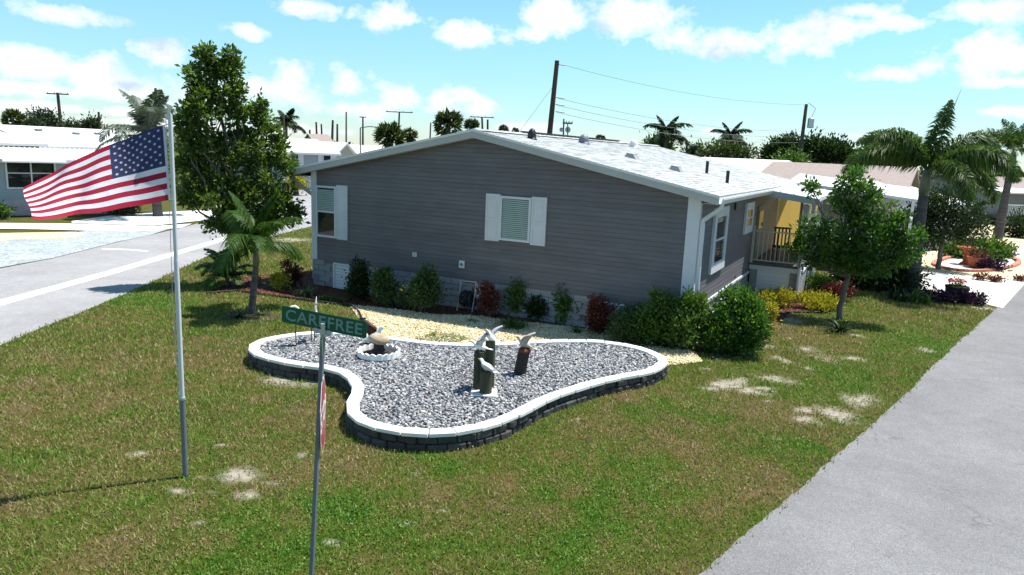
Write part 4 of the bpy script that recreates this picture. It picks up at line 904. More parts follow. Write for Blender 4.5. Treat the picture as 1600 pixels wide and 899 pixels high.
# ------------------------------------------------------------ flagpole and flag
fb = G(290, 745); top = AT(265.5, 178, math.hypot(fb[0]-CAM[0], fb[1]-CAM[1])-.03)
pole = thing('flagpole', 'tall white telescoping flagpole rising from the lawn', 'flagpole', (*fb, 0))
dv = top-Vector((*fb, 0)); a1 = dv*.235
MB().tube([(0, 0, -.1), tuple(a1)], .030, 14).build('lower_tube', M['galv'], pole); b = MB(); b.tube([tuple(a1*.98), tuple(dv*.62)], .0255, 14); b.smooth = False; b.build('middle_tube', M['pole'], pole)
MB().tube([tuple(dv*.618), tuple(dv)], .0225, 14).build('upper_tube', M['pole'], pole)
MB().tube([tuple(a1*.975), tuple(a1*1.005)], .034, 14).build('collar', M['alu'], pole)
b = MB(); r = .036; b.lathe([(r*math.sin(PI*i/10)+.0005, -r*math.cos(PI*i/10)) for i in range(11)], 16, (dv.x, dv.y, dv.z+.085)); b.smooth = True; b.build('ball', M['birdwhite'], pole)
MB().tube([tuple(dv), tuple(dv+Vector((0, 0, .055)))], .012, 8).build('finial_stem', M['alu'], pole)
MB().box(dv.x-.055, dv.x+.0, dv.y-.012, dv.y+.012, dv.z-.06, dv.z-.01).build('pulley', M['alu'], pole)
MB().tube([tuple(dv+Vector((-.04, -.02, -.04))), tuple(dv*.5+Vector((-.045, -.03, 0))), tuple(dv*.24+Vector((-.035, -.02, 0)))], .0035, 5).build('halyard', M['rail'], pole)
# flag surface: u along the fly, v down the hoist
D0 = math.hypot(fb[0]-CAM[0], fb[1]-CAM[1])-.02
c_tl, c_bl = AT(254, 196, D0), AT(263, 313, D0-.02)      # hoist top / bottom
f_tl, f_bl = AT(42, 291, D0+.28), AT(51, 343, D0-.34)     # fly top / bottom
m_t, m_b = AT(150, 236, D0+.22), AT(158, 331, D0-.16)
def flag_pt(u, v, off=0.0):
    t = c_tl*(1-u)**2+2*u*(1-u)*(m_t*2-(c_tl+f_tl)*.5)+f_tl*u*u; t = c_tl*((1-u)*(1-2*u))+m_t*(4*u*(1-u))+f_tl*(u*(2*u-1))
    bq = c_bl*((1-u)*(1-2*u))+m_b*(4*u*(1-u))+f_bl*(u*(2*u-1))
    p = t*(1-v)+bq*v
    w = u*(.045*math.sin(u*13+v*2.2)+.035*math.sin(u*21-v*5))
    p = p-AWAY*w+Vector((0, 0, 1))*(.012*u*math.sin(u*17+v*3)-.05*math.sin(PI*v)*u*(1-u)*0)
    return p-AWAY*off
NU, NV = 60, 52; V = []; F = []; MI = []
for j in range(NV+1):
    for i in range(NU+1): V.append(tuple(flag_pt(i/NU, j/NV)))
for j in range(NV):
    for i in range(NU):
        F.append((j*(NU+1)+i, j*(NU+1)+i+1, (j+1)*(NU+1)+i+1, (j+1)*(NU+1)+i)); s = j//4
        MI.append(2 if (s < 7 and i < NU*.4) else (0 if s % 2 == 0 else 1))
def cloth(name, c, tr=.3):
    m, t, p = new_mat(name); setp(p, .75, .15); p.inputs['Base Color'].default_value = (*c, 1)
    col = ramp(t, noise(t, pos(t), 9, 4, .6), [(.3, sc(c, .9)), (.7, sc(c, 1.08))]); t.links.new(col, p.inputs['Base Color'])
    wv = N(t, 'ShaderNodeTexNoise'); wv.inputs['Scale'].default_value = 220; bump(t, p, wv.outputs[0], .15, .002)
    tb = N(t, 'ShaderNodeBsdfTranslucent'); t.links.new(col, tb.inputs[0]); ms = N(t, 'ShaderNodeMixShader'); ms.inputs[0].default_value = tr
    t.links.new(p.outputs[0], ms.inputs[1]); t.links.new(tb.outputs[0], ms.inputs[2]); t.links.new(ms.outputs[0], t.nodes['Material Output'].inputs[0]); return m
M['fred'] = cloth('flag_red', (.38, .018, .05)); M['fwhite'] = cloth('flag_white', (.72, .73, .78)); M['fblue'] = cloth('flag_blue', (.045, .05, .13))
flag = thing('flag', 'stars and stripes flag blowing from the white flagpole', 'flag', tuple(c_tl))
me = bpy.data.meshes.new('cloth'); me.from_pydata([tuple(Vector(v)-c_tl) for v in V], [], F)
for k in ('fred', 'fwhite', 'fblue'): me.materials.append(M[k])
me.polygons.foreach_set('material_index', MI); me.polygons.foreach_set('use_smooth', [True]*len(F)); me.update(); link('cloth', me, flag)
for row in range(9):
    nst = 6 if row % 2 == 0 else 5
    for k in range(nst):
        u = .4*((2*k+1 if nst == 6 else 2*k+2)/12); v = (7/13)*((row+1)/10)
        b = MB()
        for off in (.004, -.004):
            ctr = flag_pt(u, v, off); ring_ = []
            for q_ in range(10):
                a = PI/2+q_*PI/5; rr = .019 if q_ % 2 == 0 else .0085
                ring_.append(flag_pt(u+rr*math.cos(a)/1.35, v-rr*math.sin(a)/.86, off))
            b.add([ctr-c_tl]+[p-c_tl for p in ring_], [(0, 1+i, 1+(i+1) % 10) for i in range(10)])
        b.build('star', M['fwhite'], flag)
b = MB(); hs = [flag_pt(-.0, v)-c_tl for v in np.linspace(0, 1, 9)]; off = RIGHT*.022
b.add([tuple(h) for h in hs]+[tuple(h+off) for h in hs]+[tuple(h+AWAY*.006) for h in hs]+[tuple(h+off+AWAY*.006) for h in hs], [(i, i+1, 10+i, 9+i) for i in range(8)]+[(18+i, 27+i, 28+i, 19+i) for i in range(8)]); b.build('heading', M['fwhite'], flag)
for v in (0, 1): p_ = flag_pt(0, v)-c_tl; MB().tube([tuple(p_+off*.5), tuple(p_+RIGHT*.055+Vector((0, 0, .01)))], .005, 6).build('snap_hook', M['alu'], flag)

# ------------------------------------------------------------ street sign
def text_mesh(body, size, depth, m):
    cu_ = bpy.data.curves.new('t', 'FONT'); cu_.body = body; cu_.size = size; cu_.extrude = depth; cu_.align_x = 'CENTER'; cu_.align_y = 'CENTER'; cu_.resolution_u = 4; cu_.space_character = 1.06; cu_.offset = size*.012
    o = bpy.data.objects.new('t', cu_); COL.objects.link(o); dg = bpy.context.evaluated_depsgraph_get(); me = bpy.data.meshes.new_from_object(o.evaluated_get(dg)); bpy.data.objects.remove(o); bpy.data.curves.remove(cu_)
    me.materials.clear(); me.materials.append(m); return me
sb = Vector((*G(482, 936), 0)); stop_ = AT(505, 517, 5.97)
ss = thing('street_sign', 'green CAREFREE street name sign on a grey metal post', 'street sign', tuple(sb)); dv = stop_-sb
b = MB(); ax = RIGHT*.022
ex = Vector((AWAY.x, AWAY.y, 0))*.018
for o0, o1 in ((-1, 1),):
    pr_f = [sb-sb-ax, sb-sb-ax*.55-ex, sb-sb+ax*.55-ex, sb-sb+ax, sb-sb+ax*.6+ex*.4, sb-sb-ax*.6+ex*.4]
    b.prism([tuple(p+Vector((0, 0, -.3))-dv*.12) for p in pr_f], tuple(dv*1.12+Vector((0, 0, .3))))
b.build('post', M['galv'], ss)
p0, p1 = AT(440.6, 490.3, 6.2), AT(573.3, 516.4, 5.75); zc = (p0.z+p1.z)/2; c = (p0+p1)/2
xd = (p1-p0); SLn = xd.length; xd.normalize(); yd = Vector((0, 0, 1)); yd = (yd-xd*yd.dot(xd)).normalized(); nd = xd.cross(yd)    # towards the camera
if nd.dot(Vector(CAM)-c) < 0: nd = -nd
Rm = Matrix(((xd.x, yd.x, nd.x, c.x-sb.x), (xd.y, yd.y, nd.y, c.y-sb.y), (xd.z, yd.z, nd.z, c.z-sb.z), (0, 0, 0, 1)))
def rrect(w, h, r, th):
    pts = []
    for cx, cy, a0 in ((w/2-r, h/2-r, 0), (-w/2+r, h/2-r, PI/2), (-w/2+r, -h/2+r, PI), (w/2-r, -h/2+r, 1.5*PI)):
        for i in range(5): a = a0+PI/2*i/4; pts.append((cx+r*math.cos(a), cy+r*math.sin(a), -th/2))
    return MB().prism(pts, (0, 0, th))
SH = .143
bl = rrect(SLn, SH, .02, .004).build('name_blade', M['signgreen'], ss); bl.matrix_local = Rm
tm = text_mesh('CAREFREE', .128, .0006, M['signtext'])
xs = [v.co.x for v in tm.vertices]; ys = [v.co.y for v in tm.vertices]; kx = SLn*.90/(max(xs)-min(xs)); ky = .098/(max(ys)-min(ys)); ox = (max(xs)+min(xs))/2; oy = (max(ys)+min(ys))/2
for v in tm.vertices: v.co.x = (v.co.x-ox)*kx; v.co.y = (v.co.y-oy)*ky
o = link('lettering', tm, bl); o.location = (0, 0, .0034)
b = MB(); b.box(-.075, .075, -.018, .018, -.016, .016); b.box(-.08, -.045, -.022, .022, -.02, .02).box(-.018, .018, -.022, .022, -.02, .02).box(.045, .08, -.022, .022, -.02, .02)
o = b.build('bracket', M['alu'], ss, .003); o.matrix_local = Rm @ Matrix.Translation((.0, -SH/2-.012, 0))
# the crossing blade, almost edge on to the road camera
vd = (stop_-Vector(CAM)); vd.z = 0; vd.normalize(); ang_ = math.atan2(vd.y, vd.x)-.05
o = MB().box(-.30, .30, -.003, .003, -.072, .072).build('crossing_blade', M['signgreen'], ss, .002); o.location = stop_-sb+Vector((0, 0, -.095)); o.rotation_euler = (0, 0, ang_)
b = MB(); b.box(-.04, .04, -.018, .018, -.03, .09); k = b.build('bracket', M['alu'], ss, .003); k.location = stop_-sb+Vector((0, 0, -.02)); k.rotation_euler = (0, 0, ang_)
# stop sign seen from the side
oc = [(math.cos(PI/8+i*PI/4)*.33, math.sin(PI/8+i*PI/4)*.33) for i in range(8)]
st_c = sb+dv*.70+RIGHT*.045-AWAY*.03
stp_o = MB().prism([(x, y, -.0015) for x, y in oc], (0, 0, .003)).build('stop_plate', M['signpink'], ss)
a_ = math.atan2(vd.y, vd.x); nn_ = Vector((math.sin(a_), -math.cos(a_), 0)); nn_ = (nn_-vd*.07).normalized(); xx = Vector((0, 0, 1)).cross(nn_)
stp_o.matrix_local = Matrix(((xx.x, 0, nn_.x, st_c.x-sb.x), (xx.y, 0, nn_.y, st_c.y-sb.y), (xx.z, 1, nn_.z, st_c.z-sb.z), (0, 0, 0, 1)))
oc2 = [(x*.93, y*.93) for x, y in oc]; MB().prism([(x, y, .0017) for x, y in oc2], (0, 0, .0006)).build('stop_face', M['signred'], stp_o)
link('stop_lettering', text_mesh('STOP', .24, .0004, M['birdwhite']), stp_o, (0, 0, .0030))

# ------------------------------------------------------------ plants
def leaf_quads(C, Dv, size, wid=.45, curl=.25):
    """C centres (n,3), Dv unit leaf directions (n,3), size (n,) -> folded four-corner leaves"""
    n = len(C); rnd = rng.normal(size=(n, 3)); sd = np.cross(Dv, rnd); sd /= np.linalg.norm(sd, axis=1)[:, None]+1e-9; nm = np.cross(sd, Dv)
    s = size[:, None]; V = np.empty((n, 4, 3))
    V[:, 0] = C; V[:, 2] = C+Dv*s-nm*s*curl*.4
    V[:, 1] = C+Dv*s*.5+sd*s*wid*.5+nm*s*curl*.25; V[:, 3] = C+Dv*s*.5-sd*s*wid*.5+nm*s*curl*.25
    i = np.arange(n)[:, None]*4
    F = np.concatenate([i+np.array([[0, 1, 2]]), i+np.array([[0, 2, 3]])], 1).reshape(-1, 3)
    return V.reshape(-1, 3), F
def unit(v): return v/(np.linalg.norm(v, axis=1)[:, None]+1e-9)
def clump_leaves(lobes, n_clump, per, clump_r, size, up=.35, wid=.45, shell=.55, droop=0.0):
    """lobes: (centre, radii). clumps of leaves sit mostly near the lobe's skin, with gaps between"""
    tot = sum(max(l[1])**2 for l in lobes); Cs = []; Ds = []
    for c, r in lobes:
        k = max(2, int(n_clump*max(r)**2/tot)); d = unit(rng.normal(size=(k, 3))); rad = rng.uniform(shell, 1.0, k)[:, None]
        cc = np.array(c)+d*rad*np.array(r)
        for q in range(k):
            m = int(per*rng.uniform(.5, 1.5)); cr = clump_r*rng.uniform(.5, 1.4)
            off = rng.normal(size=(m, 3))*cr*.5; Cs.append(cc[q]+off)
            dd = unit(off)*.8+rng.normal(size=(m, 3))*.5+d[q]*.5; dd[:, 2] += up-droop; Ds.append(unit(dd))
    C = np.vstack(Cs); D = np.vstack(Ds); sz = size*rng.uniform(.55, 1.3, len(C)); keep = C[:, 2] > .03
    return leaf_quads(C[keep], D[keep], sz[keep], wid)
def limb(mb, a, c, r0, r1, wob=.06, n=5):
    a, c = Vector(a), Vector(c); L = (c-a).length; pts = []; rs = []
    for i in range(n+1):
        u = i/n; p = a.lerp(c, u)+Vector((random.uniform(-1, 1), random.uniform(-1, 1), random.uniform(-.5, .5)))*wob*L*(.0 if i in (0, n) else 1)+Vector((0, 0, .10*L*math.sin(PI*u)*-.5)); pts.append(p); rs.append(r0+(r1-r0)*u)
    mb.tube(pts, rs, 7); return pts
def tree(name, label, base, lobes_px, D, leafm, n_clump, per, clump_r, size, trunk_r, fork_z, lean=(0, 0), group=None, cat='tree', twigs=5, barkm='bark', up=.35, wid=.45, shell=.5, trunks=1, depth=.9, sprays=0, fill=1.0):
    t = thing(name, label, cat, (base[0], base[1], 0), 0, group); B = Vector((base[0], base[1], 0)); lobes = []
    for px, py, rx, ry in lobes_px:
        c = AT(px, py, D)-B+AWAY*random.uniform(-1, 1)*rx*D/FPX*.5; lobes.append((tuple(c), (rx*fill*D/FPX, max(rx, ry*.6)*fill*D/FPX*depth, ry*fill*D/FPX)))
    main = list(lobes); spr = []
    for c, r in main:                       # loose sprays beyond the main masses
        for _ in range(sprays):
            d = rng.normal(size=3); d[2] = abs(d[2])*.8+.1; d /= np.linalg.norm(d); k = random.uniform(1.0, 1.35)
            e = (c[0]+d[0]*r[0]*k, c[1]+d[1]*r[1]*k, c[2]+d[2]*r[2]*k); lobes.append((e, tuple(x*random.uniform(.16, .32) for x in r))); spr.append((c, e))
    mb = MB(); mb.smooth = True; fk = Vector((lean[0], lean[1], fork_z))
    limb(mb, (0, 0, -.1), fk, trunk_r, trunk_r*.75, .03, 6)
    for a_, e in spr: limb(mb, a_, e, trunk_r*.08, trunk_r*.03, .08, 4)
    for c, r in main:
        m = limb(mb, fk-Vector((0, 0, random.uniform(0, .2))), c, trunk_r*.5, trunk_r*.14, .08)
        for k in range(twigs):
            d = Vector(rng.normal(size=3)).normalized(); e = Vector(c)+Vector((d.x*r[0], d.y*r[1], abs(d.z)*r[2]*.9))*.85; limb(mb, m[3], e, trunk_r*.16, trunk_r*.05, .08, 4)
    mb.build('trunk', M[barkm], t)
    V, F = clump_leaves(lobes, n_clump, per, clump_r, size, up, wid, shell); link('crown', np_mesh('crown', V, F, M[leafm]), t); return t
def shrub(label, px, py, top, hw, leafm, n=34, per=22, size=.06, cr=.10, name='shrub', group='shrubs along the house', cat='shrub', up=.45, wid=.5, stems=5, flowers=None):
    g = G(px, py); D = math.hypot(g[0]-CAM[0], g[1]-CAM[1]); k = D/FPX; h = max(.15, AT(px, top, D).z)*1.06; r = hw*k*1.22
    t = thing(name, label, cat, (*g, 0), 0, group); mb = MB()
    lobes = [((0, 0, h*.36), (r*.95, r*.8, h*.36))]
    for i in range(4): a = random.uniform(0, 2*PI); lobes.append(((math.cos(a)*r*.45, math.sin(a)*r*.4, h*random.uniform(.35, .72)), (r*.5, r*.5, h*random.uniform(.2, .30))))
    for i in range(stems):
        c = lobes[i % len(lobes)][0]; limb(mb, (random.uniform(-.05, .05), random.uniform(-.05, .05), -.03), (c[0], c[1], min(h*.85, c[2]+h*.15)), .012, .005, .06, 4)
    mb.build('stem', M['bark'], t)
    V, F = clump_leaves(lobes, int(n*1.9), int(per*1.25), cr, size*1.12, up, wid, .35); link('foliage', np_mesh('foliage', V, F, M[leafm]), t)
    if flowers:
        q = np.array([(random.uniform(-1, 1)*r*.8, random.uniform(-1, 1)*r*.8, h*random.uniform(.75, 1.05)) for _ in range(flowers[1])]); V, F = pebbles(q, .02, .035, 0, .7); V = V.reshape(-1, 12, 3); 
        for i in range(len(q)): V[i, :, 2] += q[i, 2]
        link('blossom', np_mesh('blossom', V.reshape(-1, 3), F, M[flowers[0]]), t)
    return t
def strap_plant(label, px, py, n, L, leafm, w=.03, name='strap_leaf_plant', group='strap-leaved plants', arch=1.0, cat='plant', z=0, spread=.05, e0=(.6, 1.45)):
    """rosette of long narrow blades, each a bent ribbon"""
    g = G(px, py); t = thing(name, label, cat, (*g, z), 0, group); V = []; F = []
    for i in range(n):
        a = random.uniform(0, 2*PI); e = random.uniform(*e0); l = L*random.uniform(.6, 1.15); p = Vector((random.uniform(-spread, spread), random.uniform(-spread, spread), 0)); sd = Vector((-math.sin(a), math.cos(a), 0)); o = len(V); ns = 5
        for k in range(ns+1):
            u = k/ns; ww = w*(1-u**2)*(.6+.4*math.sin(PI*min(1, u*1.5+.2)))+.002
            V += [tuple(p-sd*ww*.5), tuple(p+sd*ww*.5)]; p = p+Vector((math.cos(a)*math.cos(e), math.sin(a)*math.cos(e), math.sin(e)))*l/ns; e -= arch*.32*(1+u)
            p.z = max(p.z, .01)
        F += [(o+2*k, o+2*k+1, o+2*k+3, o+2*k+2) for k in range(ns)]
    link('foliage', np_mesh('foliage', np.array(V), np.array(F), M[leafm]), t); return t
def frond_mesh(name, L, e0, bend, leaf, n, m, bushy=False, w=.035, droop=.35):
    """palm frond along +x: rachis and leaflets"""
    mb = MB(); pts = []; p = Vector((0, 0, 0)); e = e0; ns = 12; tang = []
    for k in range(ns+1): pts.append(p.copy()); tang.append(Vector((math.cos(e), 0, math.sin(e)))); p = p+tang[-1]*L/ns; e -= bend/ns*(.5+k/ns)
    mb.tube(pts, [.022*(1-.85*k/ns)*max(.6, L/2) for k in range(ns+1)], 5)
    for i in range(n):
        u = .10+.9*i/(n-1); f = u*ns; k = min(int(f), ns-1); q = pts[k].lerp(pts[k+1], f-k); t = tang[k]; up = Vector((-t.z, 0, t.x)); sl_ = leaf*(math.sin(PI*min(1, u*.86+.12))**.7)*random.uniform(.85, 1.1)
        sides = [(s, 0) for s in (-1, 1)] if not bushy else [(math.cos(a), math.sin(a)) for a in (random.uniform(0, 2*PI) for _ in range(5))]
        for sy, su in sides:
            side = Vector((0, sy, 0))+up*(su if bushy else .25)
            d = (side*.9+t*random.uniform(.45, .75)).normalized(); mid = q+d*sl_*.5; tip = q+d*sl_+Vector((0, 0, -droop*sl_*random.uniform(.7, 1.2)))
            wv = t*w*.5*random.uniform(.8, 1.2); mid.z -= droop*sl_*.12
            mb.add([q-wv*.5, q+wv*.5, mid+wv, mid-wv, tip], [(0, 1, 2, 3), (3, 2, 4)])
    me = bpy.data.meshes.new(name); me.from_pydata([tuple(v) for v in mb.v], [], mb.f); me.materials.append(m); return me
def palm(label, base, top, r0, r1, fr, n, leaf_n, group='palms', shaft=0, name='palm_tree', barkm='palmbark', jitter=.25, a0=0, e_list=None, rings=True, skirt_m=None):
    """fr: list of frond meshes; each frond an object of its own"""
    t = thing(name, label, 'palm', (base[0], base[1], 0), 0, group); T = Vector(top)-Vector((base[0], base[1], 0)); mb = MB(); k = 14; pts = []; rs = []
    for i in range(k+1): u = i/k; pts.append(Vector((T.x*u**1.15, T.y*u**1.15, -.05+(T.z+.05)*u))); rs.append(r0+(r1-r0)*u**.7+(.004*(i % 2)))
    mb.tube(pts, rs, 10); mb.smooth = True; mb.build('trunk', M[barkm], t); e = T
    if shaft: mb = MB(); e = T+Vector((0, 0, shaft)); mb.tube([tuple(T-Vector((0, 0, .02))), tuple(T+Vector((0, 0, shaft*.25))), tuple(T+Vector((0, 0, shaft*.7))), tuple(e)], [r1*1.02, r1*1.25, r1*1.0, r1*.6], 10); mb.smooth = True; mb.build('crownshaft', M['crownshaft'], t)
    for i in range(n):
        me = fr[i % len(fr)] if e_list is None else fr[e_list[i]]
        o = link('frond', me, t, tuple(e-Vector((0, 0, .04))), a0+i*2.399+random.uniform(-jitter, jitter)); s = random.uniform(.9, 1.1); o.scale = (s, s, s)
    return t

# big tree at the left corner of the lot
tb = G(365, 446); D_ = math.hypot(tb[0]-CAM[0], tb[1]-CAM[1])
tree('corner_tree', 'tall dark green leafy tree between the road and the house', tb,
     [(318,92,7,20),(300,118,8,12),(330,118,14,18),(366,100,7,16),(352,122,9,14),(345,148,18,20),(316,150,16,18),(372,150,10,16),(292,178,15,16),(325,188,24,26),(368,182,20,24),(402,178,9,16),(412,205,13,22),(288,212,14,18),(310,228,28,24),(352,228,32,28),(395,238,24,26),(430,238,14,24),(446,262,14,16),(290,262,20,22),(330,272,34,28),(378,278,34,28),(420,280,24,22),(290,302,16,18),(330,318,30,22),(375,318,34,24),(420,314,26,18),(452,312,18,16),(345,350,24,16),(395,348,28,16),(435,345,20,14),(380,378,20,12),(462,340,12,10)],
     D_, 'leaf_tree', 430, 38, .16, .135, .085, 1.5, twigs=1, shell=.5, wid=.5, sprays=3, fill=.86, depth=.75)
# small palm in front of it
fr_s = [frond_mesh('frond', 1.4, e, bnd, .46, 56, M['palm'], w=.032, droop=.85) for e, bnd in ((1.48, .8), (1.2, 1.7), (.9, 2.1), (.4, 1.9))]
pb = G(393, 491); D_ = math.hypot(pb[0]-CAM[0], pb[1]-CAM[1]); palm('small palm with grey trunk and drooping fronds near the planter', pb, AT(400, 415, D_), .09, .06, fr_s, 17, 0, shaft=.38, a0=.4, group=None)
fr_c = [frond_mesh('frond', .95, e, bnd, .34, 40, M['palm'], w=.04) for e, bnd in ((1.35, 1.2), (1.0, 1.7), (.6, 1.7))]
pb = G(355, 447); palm('low clumping palm with dark arching fronds under the corner tree', pb, (pb[0], pb[1], .22), .06, .05, fr_c, 18, 0, name='clumping_palm', group=None)
# tree on the right in front of the porch
tb = G(1310, 499); D_ = math.hypot(tb[0]-CAM[0], tb[1]-CAM[1])
tree('yard_tree', 'small forked tree with glossy green crown in front of the porch', tb,
     [(1268,296,4,6),(1330,278,10,14),(1318,298,14,14),(1348,304,16,18),(1366,318,10,14),(1312,328,20,18),(1345,336,22,18),(1378,346,20,20),(1402,352,10,14),(1330,360,32,22),(1288,358,22,16),(1262,378,18,14),(1245,392,18,12),(1398,376,20,18),(1420,372,12,14),(1300,388,34,20),(1355,388,34,22),(1395,402,26,16),(1422,396,10,10),(1265,408,18,10),(1325,412,34,14),(1372,418,24,12)],
     D_, 'leaf_hedge', 270, 34, .14, .115, .085, 1.25, lean=(.08, .1), twigs=2, shell=.5, wid=.45, sprays=3, fill=.88, depth=.75)
# dark screen bush behind it
tb = G(1370, 452); D_ = math.hypot(tb[0]-CAM[0], tb[1]-CAM[1])
tree('screen_bush', 'dense dark bush beyond the porch tree near the driveway', tb, [(1345,428,36,30),(1385,425,36,34),(1410,432,26,28),(1335,408,32,30),(1378,398,34,24),(1325,440,26,18),(1415,412,16,18)], D_, 'leaf_dark', 420, 44, .22, .12, .05, .4, cat='bush', twigs=2, shell=.3)
# foxtail palm
fr_f = [frond_mesh('frond', L, e, bnd, .50, 95, M['palm_fox'], True, w=.040, droop=.6) for L, e, bnd in ((2.3, 1.42, .6), (2.7, 1.05, 2.0), (2.9, .8, 2.5), (2.6, .4, 2.3))]
pb = G(1422, 459); D_ = math.hypot(pb[0]-CAM[0], pb[1]-CAM[1])
t = palm('tall foxtail palm with bushy drooping fronds beside the driveway', pb, AT(1443, 305, D_), .25, .13, fr_f, 0, 0, shaft=.75, group=None)
top_ = t.children[1]; e = AT(1449, 268, D_)-Vector((*pb, 0))
ra = math.atan2(RIGHT.y, RIGHT.x)
for i, (az, k) in enumerate(((ra+.1, 1), (ra-.5, 2), (ra+.7, 2), (ra-.15, 3), (ra+.2, 2), (ra+PI, 2), (ra+PI+.35, 1), (ra+PI-.5, 2), (ra+1.6, 1), (ra-1.5, 3), (ra+.6, 0), (ra-.9, 2), (ra+2.3, 1))): link('frond', fr_f[k], t, tuple(e), az)
MB().tube([tuple(e), tuple(AT(1470, 215, D_)-Vector((*pb, 0))), tuple(AT(1502, 140, D_)-Vector((*pb, 0)))], [.03, .02, .004], 6).build('spear_leaf', M['palm_fox'], t)
# second tree behind the palm
tb = G(1466, 421); D_ = math.hypot(tb[0]-CAM[0], tb[1]-CAM[1])
tree('driveway_tree', 'broad dark tree behind the foxtail palm on the shell yard', tb, [(1455,320,26,26),(1490,325,30,28),(1520,345,22,24),(1475,350,36,24),(1435,345,18,20),(1505,370,22,16),(1450,370,22,14)], D_, 'leaf_dark', 300, 40, .28, .12, .10, 1.5, twigs=3, shell=.3)
# far right palm
fr_r = [frond_mesh('frond', L, e, bnd, .5, 34, M['palm_fox'], True, w=.05, droop=.5) for L, e, bnd in ((2.0, 1.4, .7), (2.6, 1.0, 1.8), (2.6, .5, 1.9))]
pb = G(1558, 374); D_ = math.hypot(pb[0]-CAM[0], pb[1]-CAM[1]); palm('tall palm at the right edge beyond the shell yard', pb, AT(1580, 262, D_), .28, .16, fr_r, 11, 0, shaft=.9, group=None)
pb = G(1598, 372); D_ = math.hypot(pb[0]-CAM[0], pb[1]-CAM[1])
tree('round_bush', 'dark round bush at the far right edge of the yard', pb, [(1592,352,18,16),(1605,356,16,14),(1582,360,12,10)], D_, 'leaf_dark', 90, 36, .3, .16, .05, .5, cat='bush', twigs=1)
# grey-green palm across the road
fr_g = [frond_mesh('frond', L, e, bnd, .8, 36, M['palm_grey'], w=.10, droop=.5) for L, e, bnd in ((2.4, 1.35, .8), (3.0, 1.0, 1.7), (3.0, .55, 1.9), (2.8, .1, 1.5))]
pb = G(247, 338); D_ = math.hypot(pb[0]-CAM[0], pb[1]-CAM[1]); palm('grey-green palm across the road behind the flag', pb, AT(232, 212, D_), .24, .16, fr_g, 15, 0, group=None)
sb_ = G(194, 336); D_ = math.hypot(sb_[0]-CAM[0], sb_[1]-CAM[1])
tree('hedge_bush', 'dark trimmed bush across the road below the flag', sb_, [(190,326,22,10),(205,324,14,10),(176,328,12,8)], D_, 'leaf_dark', 70, 36, .25, .12, .05, .3, cat='bush', twigs=1)
shrub('leafy plant beside the neighbour house at the left edge', 3, 342, 315, 8, 'leaf_strap', 20, 16, .14, .2, group=None)

# corner hedge of the house
hb = G(1152, 553); D_ = math.hypot(hb[0]-CAM[0], hb[1]-CAM[1])
tree('corner_hedge', 'dense glossy hedge bush at the near corner of the house', hb, [(1150,500,34,42),(1170,512,24,36),(1128,515,30,34),(1155,472,26,20),(1115,525,26,26),(1172,488,18,24),(1145,535,40,18)], D_, 'leaf_hedge', 520, 34, .11, .075, .03, .25, cat='hedge', twigs=2, shell=.45, wid=.55)
hb = G(1064, 545); D_ = math.hypot(hb[0]-CAM[0], hb[1]-CAM[1])
tree('corner_hedge', 'lighter green hedge bush left of the glossy corner bush', hb, [(1065,510,34,32),(1085,500,24,30),(1040,490,20,32),(1025,470,10,18),(1092,520,26,26),(1075,475,12,20),(1050,525,34,18),(1095,478,7,18)], D_, 'leaf_lime', 400, 32, .11, .075, .03, .25, cat='hedge', twigs=2, shell=.4)
shrub('mid-height green bush filling the gap before the corner hedge', 1015, 541, 470, 26, 'leaf_hedge', 60, 26, .07, .12)
# shrubs along the gable wall, left to right
shrub('upright dark green shrub beside the louvred panel', 558, 469, 403, 17, 'leaf_dark', 60, 26, .07, .11)
shrub('second rounded green shrub from the louvred panel', 605, 479, 414, 20, 'leaf_soft', 60, 26, .07, .11)
shrub('wide green shrub at the edge of the shell bed', 658, 489, 412, 25, 'leaf_soft', 80, 26, .07, .12)
shrub('reddish shrub next to the hose reel', 763, 497, 440, 14, 'leaf_red', 44, 26, .06, .10)
shrub('tall yellow-green shrub in front of the single lattice block', 806, 494, 430, 18, 'leaf_lime', 60, 26, .065, .11)
shrub('low dark shrub right of the lattice block', 842, 500, 462, 20, 'leaf_dark', 40, 24, .07, .12)
shrub('slim bright yellow-green shrub with large leaves', 884, 506, 436, 15, 'leaf_lime', 46, 22, .085, .10)
shrub('red-leaved shrub in front of the double lattice blocks', 937, 522, 460, 18, 'leaf_red', 50, 26, .06, .11)
shrub('feathery soft green shrub next to the red-leaved one', 982, 536, 478, 30, 'leaf_soft', 70, 28, .06, .13)
shrub('yellow croton at the left corner of the house', 437, 452, 424, 13, 'leaf_yellow', 26, 20, .075, .1)
shrub('dark red croton behind the yellow one at the corner', 458, 447, 405, 14, 'leaf_red', 36, 22, .07, .11)
shrub('small yellow-flowering plant between two green shrubs', 632, 484, 452, 10, 'leaf_soft', 18, 16, .06, .08, flowers=('flower_y', 8))
shrub('yellow croton in front of the porch panel', 1208, 478, 452, 24, 'leaf_yellow', 50, 24, .07, .11, group='crotons by the porch')
shrub('yellow croton tucked behind the glossy corner bush', 1193, 512, 470, 14, 'leaf_yellow', 40, 24, .07, .1, group='crotons by the porch')
shrub('wide low yellow croton right of the porch downspout', 1276, 484, 456, 31, 'leaf_yellow', 70, 24, .07, .11, group='crotons by the porch')
shrub('lime green shrub behind the wide croton', 1282, 462, 430, 24, 'leaf_lime', 50, 24, .075, .12, group='crotons by the porch')
shrub('dark red shrub beside the lime shrub', 1308, 470, 438, 16, 'leaf_red', 30, 22, .07, .11, group='crotons by the porch')
strap_plant('strap-leaved plant with pale leaves at the house corner', 481, 463, 40, .45, 'leaf_strap', .04)
